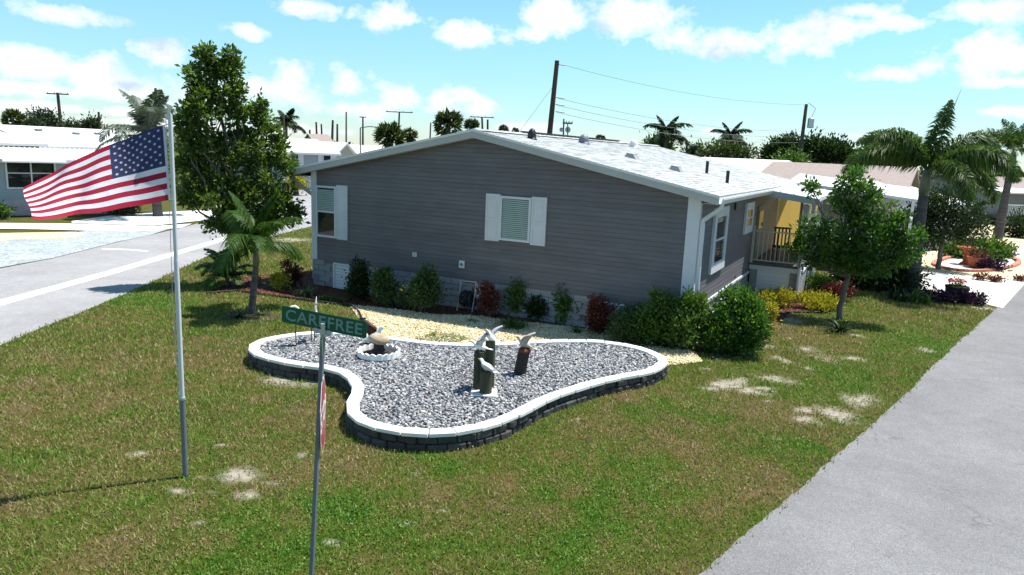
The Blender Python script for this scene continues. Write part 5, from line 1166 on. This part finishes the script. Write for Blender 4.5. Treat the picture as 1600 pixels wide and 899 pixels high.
strap_plant('fine green tuft between strap plant and louvred panel', 512, 469, 90, .30, 'leaf_strap', .015, spread=.16)
strap_plant('pale spiky plant below the louvred panel', 533, 473, 26, .36, 'leaf_strap', .03)
strap_plant('bright green grassy clump at the edge of the shell bed', 802, 512, 220, .42, 'leaf_strap', .018, spread=.24)
strap_plant('variegated spiky plant below the slim bright shrub', 902, 521, 36, .34, 'leaf_strap', .03)
strap_plant('spiky plant with dark blades under the porch tree', 1312, 519, 44, .62, 'leaf_dark', .06, arch=.6, e0=(.3, 1.2))
strap_plant('leafy dark rosette beside the small palm trunk', 372, 497, 34, .34, 'leaf_dark', .05, arch=.7, e0=(.3, 1.2))
strap_plant('second dark rosette right of the small palm trunk', 408, 494, 22, .3, 'leaf_dark', .045, arch=.7, e0=(.3, 1.1))
strap_plant('upright dark blades at the foot of the foxtail palm', 1440, 473, 60, .55, 'leaf_strap', .06, spread=.3, arch=.5)
strap_plant('dark blades left of the foxtail palm foot', 1405, 470, 50, .5, 'leaf_dark', .06, spread=.3, arch=.5)
for lab, px, py, n_, sp in (('patch of taller grass growing through the shell behind the planter', 690, 531, 700, .42), ('thin grass tufts at the right end of the shell bed', 935, 527, 160, .3), ('few grass sprigs on the shell near the hose reel', 740, 503, 60, .12)):
    strap_plant(lab, px, py, n_, .13, 'leaf_strap', .012, name='grass_tuft', group='grass tufts in the shell bed', spread=sp)
shrub('purple ground plant left of the flower pot', 1468, 473, 456, 15, 'leaf_purple', 30, 22, .08, .14, group='purple plants')
shrub('purple ground plant right of the flower pot', 1511, 475, 459, 17, 'leaf_purple', 32, 22, .08, .14, group='purple plants')
shrub('purple plant at the front of the ringed island', 1549, 423, 409, 14, 'leaf_purple', 20, 20, .12, .2, group='purple plants')
shrub('purple plant at the back of the ringed island', 1563, 402, 390, 11, 'leaf_purple', 20, 20, .14, .25, group='purple plants')
shrub('large green bush in the ringed island', 1522, 404, 376, 32, 'leaf_lime', 110, 26, .16, .3, group=None)
shrub('small red plant at the driveway edge, left one', 1529, 438, 430, 8, 'leaf_red', 12, 14, .08, .1, group='small red plants by the driveway')
shrub('small red plant at the driveway edge, middle one', 1556, 441, 433, 8, 'leaf_red', 12, 14, .08, .1, group='small red plants by the driveway')
shrub('small red plant at the driveway edge, right one', 1594, 440, 434, 7, 'leaf_red', 12, 14, .08, .1, group='small red plants by the driveway')
# flower tub
t = thing('flower_tub', 'dark tub of pink flowers standing on the driveway edge', 'flower pot', (*G(1492, 471), 0))
b = MB(); b.lathe([(.22, 0), (.27, .05), (.30, .40), (.32, .42), (.32, .46), (.28, .46), (.27, .42)], 18); b.build('tub', M['stump'], t); MB().lathe([(.27, .40), (.27, .425)], 18).build('soil', M['soil'], t)
V, F = clump_leaves([((0, 0, .52), (.25, .25, .10))], 20, 18, .09, .07); link('foliage', np_mesh('foliage', V, F, M['leaf_lime']), t)
q = np.array([(random.uniform(-.22, .22), random.uniform(-.22, .22), 0) for _ in range(40)]); V, F = pebbles(q, .025, .05, .60, .7); link('blossom', np_mesh('blossom', V, F, M['flower']), t)
# island: edging, bird bath, pot
isl = thing('island_edging', 'red brick edging ring round the white island bed', 'edging', (0, 0, 0))
el = GP([(1455,413),(1475,406),(1500,399),(1540,398),(1578,402),(1594,411),(1584,418),(1545,425.5),(1500,425),(1470,420)]); lp, L_ = smooth_loop(el, 110)
brick = MB().box(-.5, .5, -.10, .10, -.02, .10).mesh('brick', M['curbred'])
for i in range(0, 110):
    a, c = lp[i], lp[(i+1) % 110]; o = link('brick', brick, isl, ((a[0]+c[0])/2, (a[1]+c[1])/2, 0), math.atan2(c[1]-a[1], c[0]-a[0])); o.scale = (np.linalg.norm(c-a)*.94, 1, 1)
t = thing('bird_bath', 'terracotta bird bath on the ringed island', 'bird bath', (*G(1508, 414), 0)); b = MB(); b.lathe([(.24, 0), (.22, .06), (.12, .14), (.11, .5), (.16, .6)], 16); b.build('pedestal', M['terracotta'], t); b = MB(); b.lathe([(.12, .60), (.34, .68), (.40, .74), (.38, .75), (.30, .70), (.02, .68)], 20); b.build('basin', M['terracotta'], t)
t = thing('garden_pot', 'terracotta pot beside the bird bath on the island', 'flower pot', (*G(1526, 419), 0)); b = MB(); b.lathe([(.25, 0), (.36, .35), (.40, .36), (.40, .44), (.35, .44), (.33, .40)], 18); b.build('pot', M['terracotta'], t); MB().lathe([(.33, .36), (.33, .40)], 18).build('soil', M['soil'], t)
V, F = clump_leaves([((0, 0, .5), (.3, .3, .12))], 20, 16, .1, .10); link('foliage', np_mesh('foliage', V, F, M['leaf_red']), t)
# garden hose on its reel
t = thing('hose_reel', 'black garden hose reel standing against the house skirting', 'hose reel', (*G(730, 486), 0), .1)
for x in (-.20, .20): b = MB(); b.tube([(x, -.16, 0), (x, -.05, .35), (x, .02, .72), (x, .10, .35), (x, .16, 0)], .012, 6); b.build('stand', M['alu'], t)
MB().tube([(-.22, .02, .72), (.22, .02, .72)], .014, 6).build('handle', M['alu'], t); MB().tube([(-.2, 0, .30), (.2, 0, .30)], .05, 12).build('drum', M['black'], t)
for i in range(9): r = .15+.02*(i % 3); x = -.15+i*.037; MB().tube([(x, r*math.cos(a), .30+r*math.sin(a)) for a in np.linspace(0, 2*PI, 21)], .014, 6).build('hose_coil', M['hose'], t)
MB().tube([(.1, -.16, .28), (.2, -.22, .05), (.35, -.28, .016), (.6, -.2, .016), (.7, -.05, .016)], .012, 6).build('hose', M['hose'], t)
# lawn edging strips
def edge_strip(label, px):
    pts = [Vector((*g, .03)) for g in GP(px)]; t = tag(MB().tube([tuple(p-pts[0]) for p in pts], .028, 6).build('edging_strip', M['edging']), label, 'edging', 'garden edging strips'); t.location = pts[0]
edge_strip('black edging along the mulch left of the house', [(322,460),(370,456),(430,464),(490,472),(520,476),(547,479)]); edge_strip('black edging curving round the shell bed corner', [(547,479),(560,488),(565,499),(566,508)])
edge_strip('black edging round the bed in front of the porch', [(1196,512),(1215,492),(1240,489),(1290,490),(1318,478)]); edge_strip('black edging in front of the corner hedge', [(1112,562),(1140,560),(1165,552),(1190,545)])

# ------------------------------------------------------------ neighbouring houses
M['wall_blue'] = mat('blue_grey_siding', (.30, .35, .40), .6, .3, .05, 2); M['wall_white'] = mat('white_siding', (.66, .66, .64), .6, .3, .05, 2); M['wall_pale'] = mat('pale_grey_siding', (.40, .42, .44), .6, .3, .05, 2); M['wall_beige'] = mat('beige_wall', (.46, .42, .34), .6, .3, .05, 2)
M['roof_white'] = mat('white_roof', (.80, .80, .79), .5, .3, .05, 1.5, .03, 20); M['roof_pink'] = mat('brown_shingle_roof', (.30, .25, .23), .9, .2, .14, 5, .4, 40); M['skirt_pink'] = mat('pink_skirting', (.45, .38, .40), .8, .2, .08, 4)
def home(name, label, A, B, depth, wh, rh, wallm, roofm, wins=(), ov=.4, ridge='along', ribs=0, skirtm=None, group='neighbouring houses', boards=0):
    """A, B: ground points of the wall facing the lot, left to right; the house runs back from it"""
    A, B = Vector((A[0], A[1], 0)), Vector((B[0], B[1], 0)); L = (B-A).length; rz = math.atan2(B.y-A.y, B.x-A.x)
    t = thing(name, label, 'house', tuple(A), rz, group)
    if ridge == 'along':
        MB().prism([(0, 0, 0), (0, depth, 0), (0, depth, wh), (0, depth/2, rh-.1), (0, 0, wh)], (L, 0, 0)).build('wall', M[wallm], t)
        r = MB(); sl = (rh-wh)/(depth/2); z0 = wh-ov*sl
        for s in (0, 1):
            ye = -ov if s == 0 else depth+ov
            r.prism([(-ov, depth/2, rh), (-ov, ye, z0), (-ov, ye, z0-.14), (-ov, depth/2, rh-.14)], (L+2*ov, 0, 0))
        ro = r.build('roof', M[roofm], t)
        MB().box(-ov, L+ov, -ov-.05, -ov-.004, z0-.17, z0-.01).build('fascia', M['white'], t)
        for i in range(ribs):
            x = -ov+.1+(L+2*ov-.2)*i/max(1, ribs-1); MB().prism([(x, depth/2, rh+.045), (x, -ov, z0+.045), (x, -ov, z0+.002), (x, depth/2, rh+.002)], (.035, 0, 0)).build('roof_rib', M[roofm], ro)
    else:
        MB().prism([(0, 0, 0), (L, 0, 0), (L, 0, wh), (L/2, 0, rh-.1), (0, 0, wh)], (0, depth, 0)).build('wall', M[wallm], t)
        r = MB(); sl = (rh-wh)/(L/2); z0 = wh-ov*sl
        for xe in (-ov, L+ov): r.prism([(L/2, -ov, rh), (xe, -ov, z0), (xe, -ov, z0-.14), (L/2, -ov, rh-.14)], (0, depth+2*ov, 0))
        r.build('roof', M[roofm], t)
    if ridge == 'along' and L > 9:
        for k in range(3):
            x = L*(.2+.28*k)+random.uniform(-.5, .5); y = depth/2*random.uniform(.35, .75); z = wh+(rh-wh)*y/(depth/2)
            MB().box(x, x+.45, y-.15, y+.15, z-.05, z+.16).build('roof_vent', M['galv'], t, .02)
    if skirtm: MB().box(-.02, L+.02, -.03, -.002, 0, .7).build('skirting', M[skirtm], t)
    if boards:
        me = board_mesh(0, L, 0, L, (wh-.7)/boards).mesh('siding_board', M[wallm])
        for k in range(boards): link('siding_board', me, t, (0, -.004, .7+k*(wh-.7)/boards))
    for (x, z, w, h, kind) in wins:
        o = window(t, (x, -.02, z), 0, w, h, True, None, .07, cols=2 if kind == 'pair' else 1, slats=False)
        if kind == 'shut':
            for sx in (x-.40, x+w+.02): MB().box(sx, sx+.38, -.045, -.002, z-.03, z+h+.03).build('shutter', M['white'], t)
    return t
def dxy(p): return math.hypot(p[0]-CAM[0], p[1]-CAM[1])
A, B = G(-150, 341), G(172, 334); D1 = dxy(G(60, 337))
wl = lambda px: (Vector(G(px, 338))-Vector(A)).length
h1 = home('neighbour_house', 'blue-grey house with paired window and white ribbed roof across the road', A, B, 7, 2.62, 3.0, 'wall_blue', 'roof_white', [(wl(15), 1.22, wl(95)-wl(15), 1.42, 'pair')], ribs=40, skirtm='skirt_pink', boards=16)
x0, x1 = wl(8), wl(106)
MB().prism([(x0, -.45, 2.72), (x0, -1.1, 2.52), (x0, -1.1, 2.45), (x0, -.45, 2.66)], (x1-x0, 0, 0)).build('awning', M['roof_white'], h1)
def FH(px0, px1, D0_, D1_): a, b_ = AT(px0, 210, D0_), AT(px1, 210, D1_); return (a.x, a.y), (b_.x, b_.y)
a, b_ = FH(62, 235, 60, 66); home('neighbour_house', 'long white-roofed house with pale grey wall behind the flag', a, b_, 9, 3.0, 4.2, 'wall_pale', 'roof_white', [(9.0, 1.5, 1.0, 1.2, 'one')], ov=.5)
a, b_ = FH(-60, 58, 55, 58); home('neighbour_house', 'white-roofed house just above the ribbed roof at left', a, b_, 8, 3.1, 3.75, 'wall_white', 'roof_white', [(3.5, 2.2, .9, .6, 'one')])
a, b_ = FH(-70, 38, 84, 88); home('neighbour_house', 'farthest white roof at the left edge beside the small palm', a, b_, 9, 3.4, 4.6, 'wall_white', 'roof_white')
a, b_ = FH(424, 520, 61, 63); L4 = (Vector(a)-Vector(b_)).length
home('neighbour_house', 'blue-grey house with white shutters seen past the left eave', a, b_, 9, 3.15, 4.15, 'wall_blue', 'roof_white', [(L4*.32-.2, 1.9, .75, 1.15, 'shut'), (L4*.88-.3, 1.9, .75, 1.0, 'shut')], ov=.5)
a, b_ = FH(516, 560, 68, 70); home('neighbour_house', 'white gabled house next to the blue-grey one behind the eave', a, b_, 9, 2.6, 4.0, 'wall_beige', 'roof_white', ridge='gable')
a, b_ = FH(555, 640, 80, 84); home('neighbour_house', 'low white roof between street lamp and fan palms', a, b_, 9, 2.8, 3.8, 'wall_white', 'roof_white')
a, b_ = FH(496, 522, 130, 131); home('neighbour_house', 'tiny distant brown-roofed house on the skyline', a, b_, 8, 3.6, 5.4, 'wall_beige', 'roof_pink')
a, b_ = FH(1062, 1188, 47, 45); home('neighbour_house', 'white-roofed house with grey wall behind the shingle roof', a, b_, 9, 3.15, 3.95, 'wall_pale', 'roof_white')
a, b_ = FH(1196, 1420, 43, 42); home('neighbour_house', 'house with long brown shingle roof beyond the white porch roof', a, b_, 9, 2.9, 3.85, 'wall_beige', 'roof_pink')
a, b_ = G(1385, 397), G(1505, 388); L7 = (Vector(a)-Vector(b_)).length
h7 = home('neighbour_house', 'low white house beyond the driveway behind the palms', a, b_, 9, 2.25, 3.1, 'wall_white', 'roof_white', [(1.0, .9, 1.0, 1.0, 'one'), (2.6, .9, 1.0, 1.0, 'one')], ov=.3)
lt = MB().box(0, L7, -.03, -.004, 0, .55).build('lattice_base', M['dark'], h7)
for i in range(int(L7/.30)):
    for s in (-1, 1): MB().prism([(i*.3+(0 if s > 0 else .3), -.06, 0), (i*.3+.04+(0 if s > 0 else .3), -.06, 0), (i*.3+.04+(.3 if s > 0 else 0), -.06, .55), (i*.3+(.3 if s > 0 else 0), -.06, .55)], (0, .02+.006*s, 0)).build('lattice_slat', M['white'], lt)
a, b_ = G(1528, 347), G(1680, 352); h8 = home('neighbour_house', 'grey house with white porch railing at the far right', a, b_, 9, 2.45, 3.4, 'wall_pale', 'roof_pink', [(3.6, 1.1, .9, 1.1, 'one')])
for i in range(3):
    MB().box(.3+i*2.6, .45+i*2.6, -2.05, -1.9, 0, 2.4).build('porch_column', M['white'], h8)
pd = MB().box(0, 8, -2.1, -.04, .5, .6).build('porch_deck', M['deck'], h8); MB().box(0, 8, -2.1, -2.0, 0, .49).build('porch_skirt', M['tanwall'], h8)
r8 = MB().box(0, 8, -2.06, -2.0, 1.42, 1.5).build('porch_rail', M['white'], h8); me = MB().box(-.02, .02, -2.04, -2.01, .6, 1.42).mesh('baluster', M['white'])
for i in range(60): link('baluster', me, r8, (.06+i*.134, 0, 0))
MB().prism([(-.3, .3, 2.62), (-.3, -2.4, 2.38), (-.3, -2.4, 2.28), (-.3, .3, 2.52)], (8.6, 0, 0)).build('porch_roof', M['roof_white'], h8)

# ------------------------------------------------------------ utility poles, lamps, wires
def upole(label, px0, py0, px1, py1, D, r, arms=(), m='pool', name='utility_pole', extra=None, cat='utility pole'):
    top_ = AT(px1, py1, D); bx = AT(px0, py0, D); k = (top_.z)/(max(.5, top_.z-bx.z)); base = Vector((top_.x+(bx.x-top_.x)*k, top_.y+(bx.y-top_.y)*k, 0))
    t = thing(name, label, cat, tuple(base), 0, 'poles on the skyline'); T = top_-base
    MB().tube([(0, 0, -.2), tuple(T*.5), tuple(T)], [r*1.25, r*1.1, r*.85], 10).build('shaft', M[m], t)
    for dz, half in arms:
        c = T+Vector((0, 0, dz)); a = MB(); p = RIGHT*half; q = AWAY*.06
        a.prism([tuple(c-p-q), tuple(c+p-q), tuple(c+p+q), tuple(c-p+q)], (0, 0, .12)); o = a.build('crossarm', M[m], t)
        for s in (-.9, -.3, .3, .9): MB().lathe([(.03, .12), (.05, .15), (.05, .2), (.03, .26)], 8, tuple(c+p*s)).build('insulator', M['alu'], o)
    return t, base, T
up1, b1, T1 = upole('tall thick wooden utility pole behind the shingle roof', 858, 217, 870.5, 95, 40, .14)
for py in (100, 152, 163, 174):
    c = AT(868, py, 40)-b1; MB().tube([tuple(c), tuple(c+RIGHT*.5-Vector((0, 0, .06)))], .03, 6).build('insulator_arm', M['alu'], up1)
MB().tube([tuple(AT(868, 130, 40)-b1), tuple(AT(800, 222, 44)-b1)], .008, 5).build('guy_wire', M['wirefar'], up1)
up2, b2, T2 = upole('wooden utility pole with transformer in front of the right-hand trees', 1248, 258, 1260, 163, 62, .14)
c = AT(1259, 200, 62)-b2; MB().lathe([(.22, 0), (.25, .05), (.25, .7), (.18, .78)], 12, tuple(c+RIGHT*.35)).build('transformer', M['alu'], up2); MB().tube([tuple(c+Vector((0, 0, 1.9))), tuple(c+Vector((0, 0, 1.5))+RIGHT*.6), tuple(c+RIGHT*.35+Vector((0, 0, .8)))], .02, 5).build('lead_wire', M['wire'], up2)
for i, (lab, px0, py0, px1, py1) in enumerate((('topmost power line between the two large utility poles', 874, 100, 1260, 164), ('second power line from the top between the large poles', 872, 154, 1256, 205), ('third power line from the top between the large poles', 871, 165, 1255, 214), ('lowest power line between the two large utility poles', 870, 176, 1254, 223))):
    a, c = AT(px0, py0, 40), AT(px1, py1, 62); n_ = 14; pts = []
    for k in range(n_+1): u = k/n_; p = a.lerp(c, u); p.z -= .5*4*u*(1-u); pts.append(p-a)
    o = tag(MB().tube([tuple(p) for p in pts], .011, 5).build('power_line', M['wirefar']), lab, 'power line', 'overhead power lines'); o.location = a
for lab, px0, py0, px1, py1, D, r, arms in (
    ('tall leaning pole with crossarm above the left white roofs', 95.5, 198, 90, 145, 95, .17, ((-.2, 1.2),)), ('short pole at the far left edge beside the fan palm', 6, 195, 5, 175, 110, .14, ()), ('pole without crossarm left of the grey-green palm', 156, 200, 154, 175, 85, .12, ()),
    ('dark pole rising behind the grey-green palm', 243, 200, 243, 138, 70, .13, ()), ('pole in front of the dark palm left of the house', 444, 216, 443, 178, 75, .10, ()), ('first thin post of the skyline row above the blue-grey house', 484, 216, 484, 203, 150, .2, ()),
    ('second thin post of the skyline row, with bracket', 495, 215, 494, 191, 150, .2, ()), ('third thin post of the skyline row', 503, 215, 502, 194, 150, .18, ()), ('fourth post of the skyline row with a wider top', 519, 220, 520, 188, 140, .22, ()), ('fifth thin post of the skyline row', 527, 218, 527, 194, 150, .2, ()),
    ('tall slender pole left of the street lamp', 541, 221, 541, 175, 90, .10, ()), ('pole with short crossarm right of the street lamp', 567, 212, 567, 183, 120, .14, ((-.1, .5),)), ('pole with crossarm between the two fan palms', 623, 202, 624, 175, 110, .14, ((-.1, 2.0),)),
    ('thin pole just left of the tall fan palm', 672, 215, 673, 192, 120, .12, ()), ('double-armed pole right of the tall fan palm', 754, 206, 753, 183, 110, .16, ((-.1, 1.8),)), ('bare pole beside the double-armed pole', 762, 206, 762, 187, 110, .16, ())):
    upole(lab, px0, py0, px1, py1, D, r, arms)
def lamp(label, px, py0, py1, D, arm, side):
    t, base, T = upole(label, px, py0, px, py1, D, .06, (), 'wire', 'street_lamp', cat='street lamp')
    MB().tube([tuple(T), tuple(T+Vector((0, 0, .15))+RIGHT*side*arm*.5), tuple(T+Vector((0, 0, .1))+RIGHT*side*arm)], .04, 6).build('arm', M['wire'], t); c = T+Vector((0, 0, .08))+RIGHT*side*arm; MB().box(c.x-.25, c.x+.25, c.y-.12, c.y+.12, c.z-.06, c.z+.04).build('lamp_head', M['alu'], t)
lamp('street lamp with long arm above the white gabled house', 563, 235, 200, 66, 1.6, 1)
lamp('first street lamp right of the coconut palm', 1007, 232, 226, 80, .5, 1); lamp('second street lamp, tallest of the row right of the coconut palm', 1072, 245, 228, 70, .5, 1); lamp('third street lamp behind the hedge row', 1093, 240, 230, 85, .5, -1); lamp('small street lamp left of the right-hand trees', 1185, 250, 238, 75, .4, -1)
t, b_, T = upole('small flag staff rising above the far hedge', 1134, 245, 1133, 222, 80, .03, (), 'pole', 'flag_staff', cat='flag'); c = AT(1133, 226, 80)-b_
b = MB(); vs = []
for i in range(7):
    for z in (0, -.9): w = RIGHT*(-.24*i)+AWAY*.08*math.sin(i*1.3); vs.append(tuple(c+w+Vector((0, 0, z-.05*i))))
b.add(vs, [(2*i, 2*i+2, 2*i+3, 2*i+1) for i in range(6)]); b.build('flag_cloth', M['fblue'], t)
t, b_, T = upole('roof mast with dish antennas right of the thick utility pole', 880, 222, 881, 186, 60, .07, (), 'wire', 'antenna_mast', cat='antenna')
for px, py, r in ((878, 203, .18), (888, 203, .25)): b = MB(); b.lathe([(.02, 0), (r*.7, .04), (r, .10), (r*.98, .115), (r*.68, .06), (.02, .02)], 14); o = b.build('dish', M['alu'], t); o.matrix_local = Matrix.Translation(AT(px, py, 60)-b_) @ Matrix.Rotation(PI/2, 4, 'X')
upole('slim antenna post beside the dish antennas', 887, 220, 887, 192, 60, .05, ((-.1, .4),), 'wire', 'antenna_mast', cat='antenna')

# ------------------------------------------------------------ background trees
def far_tree(label, px, base_y, lobes, D, leafm='leaf_far', n=120, per=22, size=.35, cr=.7, name='far_tree', tr=.2, group='trees on the skyline'):
    b0 = AT(px, base_y, D); return tree(name, label, (b0.x, b0.y), lobes, D, leafm, n, per, cr, size, tr, 1.6, group=group, twigs=1, shell=.3)
def fan_palm(label, px, py, r_px, D, n=420, dead=True):
    c = AT(px, py, D); r = r_px*D/FPX; t = thing('fan_palm', label, 'palm', (c.x, c.y, 0), 0, 'fan palms on the skyline')
    MB().tube([(0, 0, -.1), (0, 0, c.z*.6), (0, 0, c.z)], [.22, .2, .18], 8).build('trunk', M['palmbark'], t)
    nf = 40; Cs = []; Ds = []
    for i in range(nf):
        d = unit(rng.normal(size=(1, 3)))[0]; d[2] = d[2]*.9+.12; d /= np.linalg.norm(d); o = np.array([0, 0, c.z])+d*r*.42; m = 16
        dd = unit(d[None]*1.0+rng.normal(size=(m, 3))*.42); Cs.append(np.repeat(o[None], m, 0)); Ds.append(dd)
    C = np.vstack(Cs); Dd = np.vstack(Ds); V, F = leaf_quads(C, Dd, r*.62*rng.uniform(.6, 1.15, len(C)), .10, .5); link('crown', np_mesh('crown', V, F, M['leaf_sabal']), t); return t
far_tree('round oak on the skyline right of the small fan palm', 66, 203, [(58,191,10,6),(72,190,11,7),(66,184,10,6),(84,197,6,4)], 92, n=70)
far_tree('low scrubby tree line patch left of the leaning pole', 48, 203, [(46,197,8,4),(54,199,8,3)], 80, size=.25, n=60); far_tree('low bushes right of the leaning pole', 112, 205, [(105,199,9,3.5),(118,201,9,2.5),(128,202,7,2)], 100, n=60, size=.28)
far_tree('small round tree left of the bare pole', 142, 205, [(142,198,9,5.5)], 95, n=60)
fan_palm('small fan palm standing over the left white roofs', 22, 188, 15, 80); fan_palm('wide fan palm behind the left slope of the roof', 610, 216, 26, 48); fan_palm('smaller fan palm right of the wide one behind the roof', 640, 213, 14, 60)
fan_palm('tall bushy fan palm behind the roof peak', 700, 194, 25, 52); fan_palm('light green fan palm right of the bushy one at the peak', 737, 197, 13, 60); fan_palm('small fan palm above the shingle roof, left one', 788, 204, 10, 75); fan_palm('small fan palm above the shingle roof, second one', 805, 206, 7, 80); fan_palm('small fan palm above the roof right of the antenna', 938, 219, 9, 75)
fr_b = [frond_mesh('frond', L, e, bnd, .75, 30, M['palm_dark'], w=.11, droop=.7) for L, e, bnd in ((1.9, 1.35, .8), (2.4, 1.0, 1.8), (2.4, .65, 2.0), (2.2, .25, 1.6))]
for lab, px, by, ty, D in (('dark coconut palm on the skyline, left of the street lamps', 1041, 250, 212, 62), ('dark coconut palm on the skyline above the far hedge', 1141, 250, 218, 74), ('dark coconut palm on the skyline left of the house', 447, 225, 196, 80)):
    a, c = AT(px, by, D), AT(px, ty, D); palm(lab, (a.x, a.y), c, .2, .15, fr_b, 20, 0, group='coconut palms on the skyline', name='coconut_palm')
far_tree('bushy undergrowth below the left coconut palm', 1025, 250, [(1025,231,14,6),(1040,234,12,6)], 64, 'leaf_sabal', n=80); far_tree('long hedge-like row below the right coconut palm', 1135, 252, [(1110,240,12,9),(1130,238,14,10),(1150,240,14,9),(1168,242,10,8)], 72, 'leaf_sabal'); far_tree('small round tree between the street lamps', 1086, 250, [(1086,241,10,6)], 75, n=60)
far_tree('dark broad tree left of the transformer pole', 1222, 256, [(1205,244,12,10),(1225,238,16,13),(1240,228,10,10),(1215,232,10,8)], 68, 'leaf_dark', n=200); far_tree('dark broad tree right of the transformer pole', 1290, 262, [(1275,240,16,14),(1295,238,18,14),(1272,226,8,8),(1315,244,14,12)], 66, 'leaf_dark', n=240)
far_tree('bright green bush at the foot of the transformer pole', 1240, 262, [(1232,252,12,5),(1246,253,10,5)], 60, 'leaf_lime', n=70, size=.25); far_tree('tree glimpsed left of the foxtail palm crown', 1385, 275, [(1372,246,18,14),(1398,250,16,16),(1360,258,10,10)], 70, 'leaf_far', n=140)
far_tree('yellow-green shrub past the left downspout of the house', 462, 292, [(458,285,10,7),(472,288,8,5)], 55, 'leaf_yellow', n=60, size=.2, cr=.4)
# distant wood that closes the horizon
Cs = []; Ds = []
for i in range(1100):
    a = YAW+random.uniform(-1.0, 1.0); D = random.uniform(190, 300); h = random.uniform(1.2, 3.4)*(.75+.35*math.sin(a*23)+.2*math.sin(a*61)); m = 7
    c = np.array([CAM[0]+math.sin(a)*D, CAM[1]+math.cos(a)*D, h*.6]); off = rng.normal(size=(m, 3))*np.array([1.6, 1.6, h*.22]); Cs.append(c+off); dd = unit(off/np.array([1.6, 1.6, 1.0])+rng.normal(size=(m, 3))*.5); Ds.append(dd)
C = np.vstack(Cs); Dd = np.vstack(Ds); V, F = leaf_quads(C, Dd, rng.uniform(1.2, 2.6, len(C)), .6); stuff(link('distant_wood', np_mesh('distant_wood', V, F, M['leaf_far'])), 'low dark band of distant trees along the horizon', 'trees')
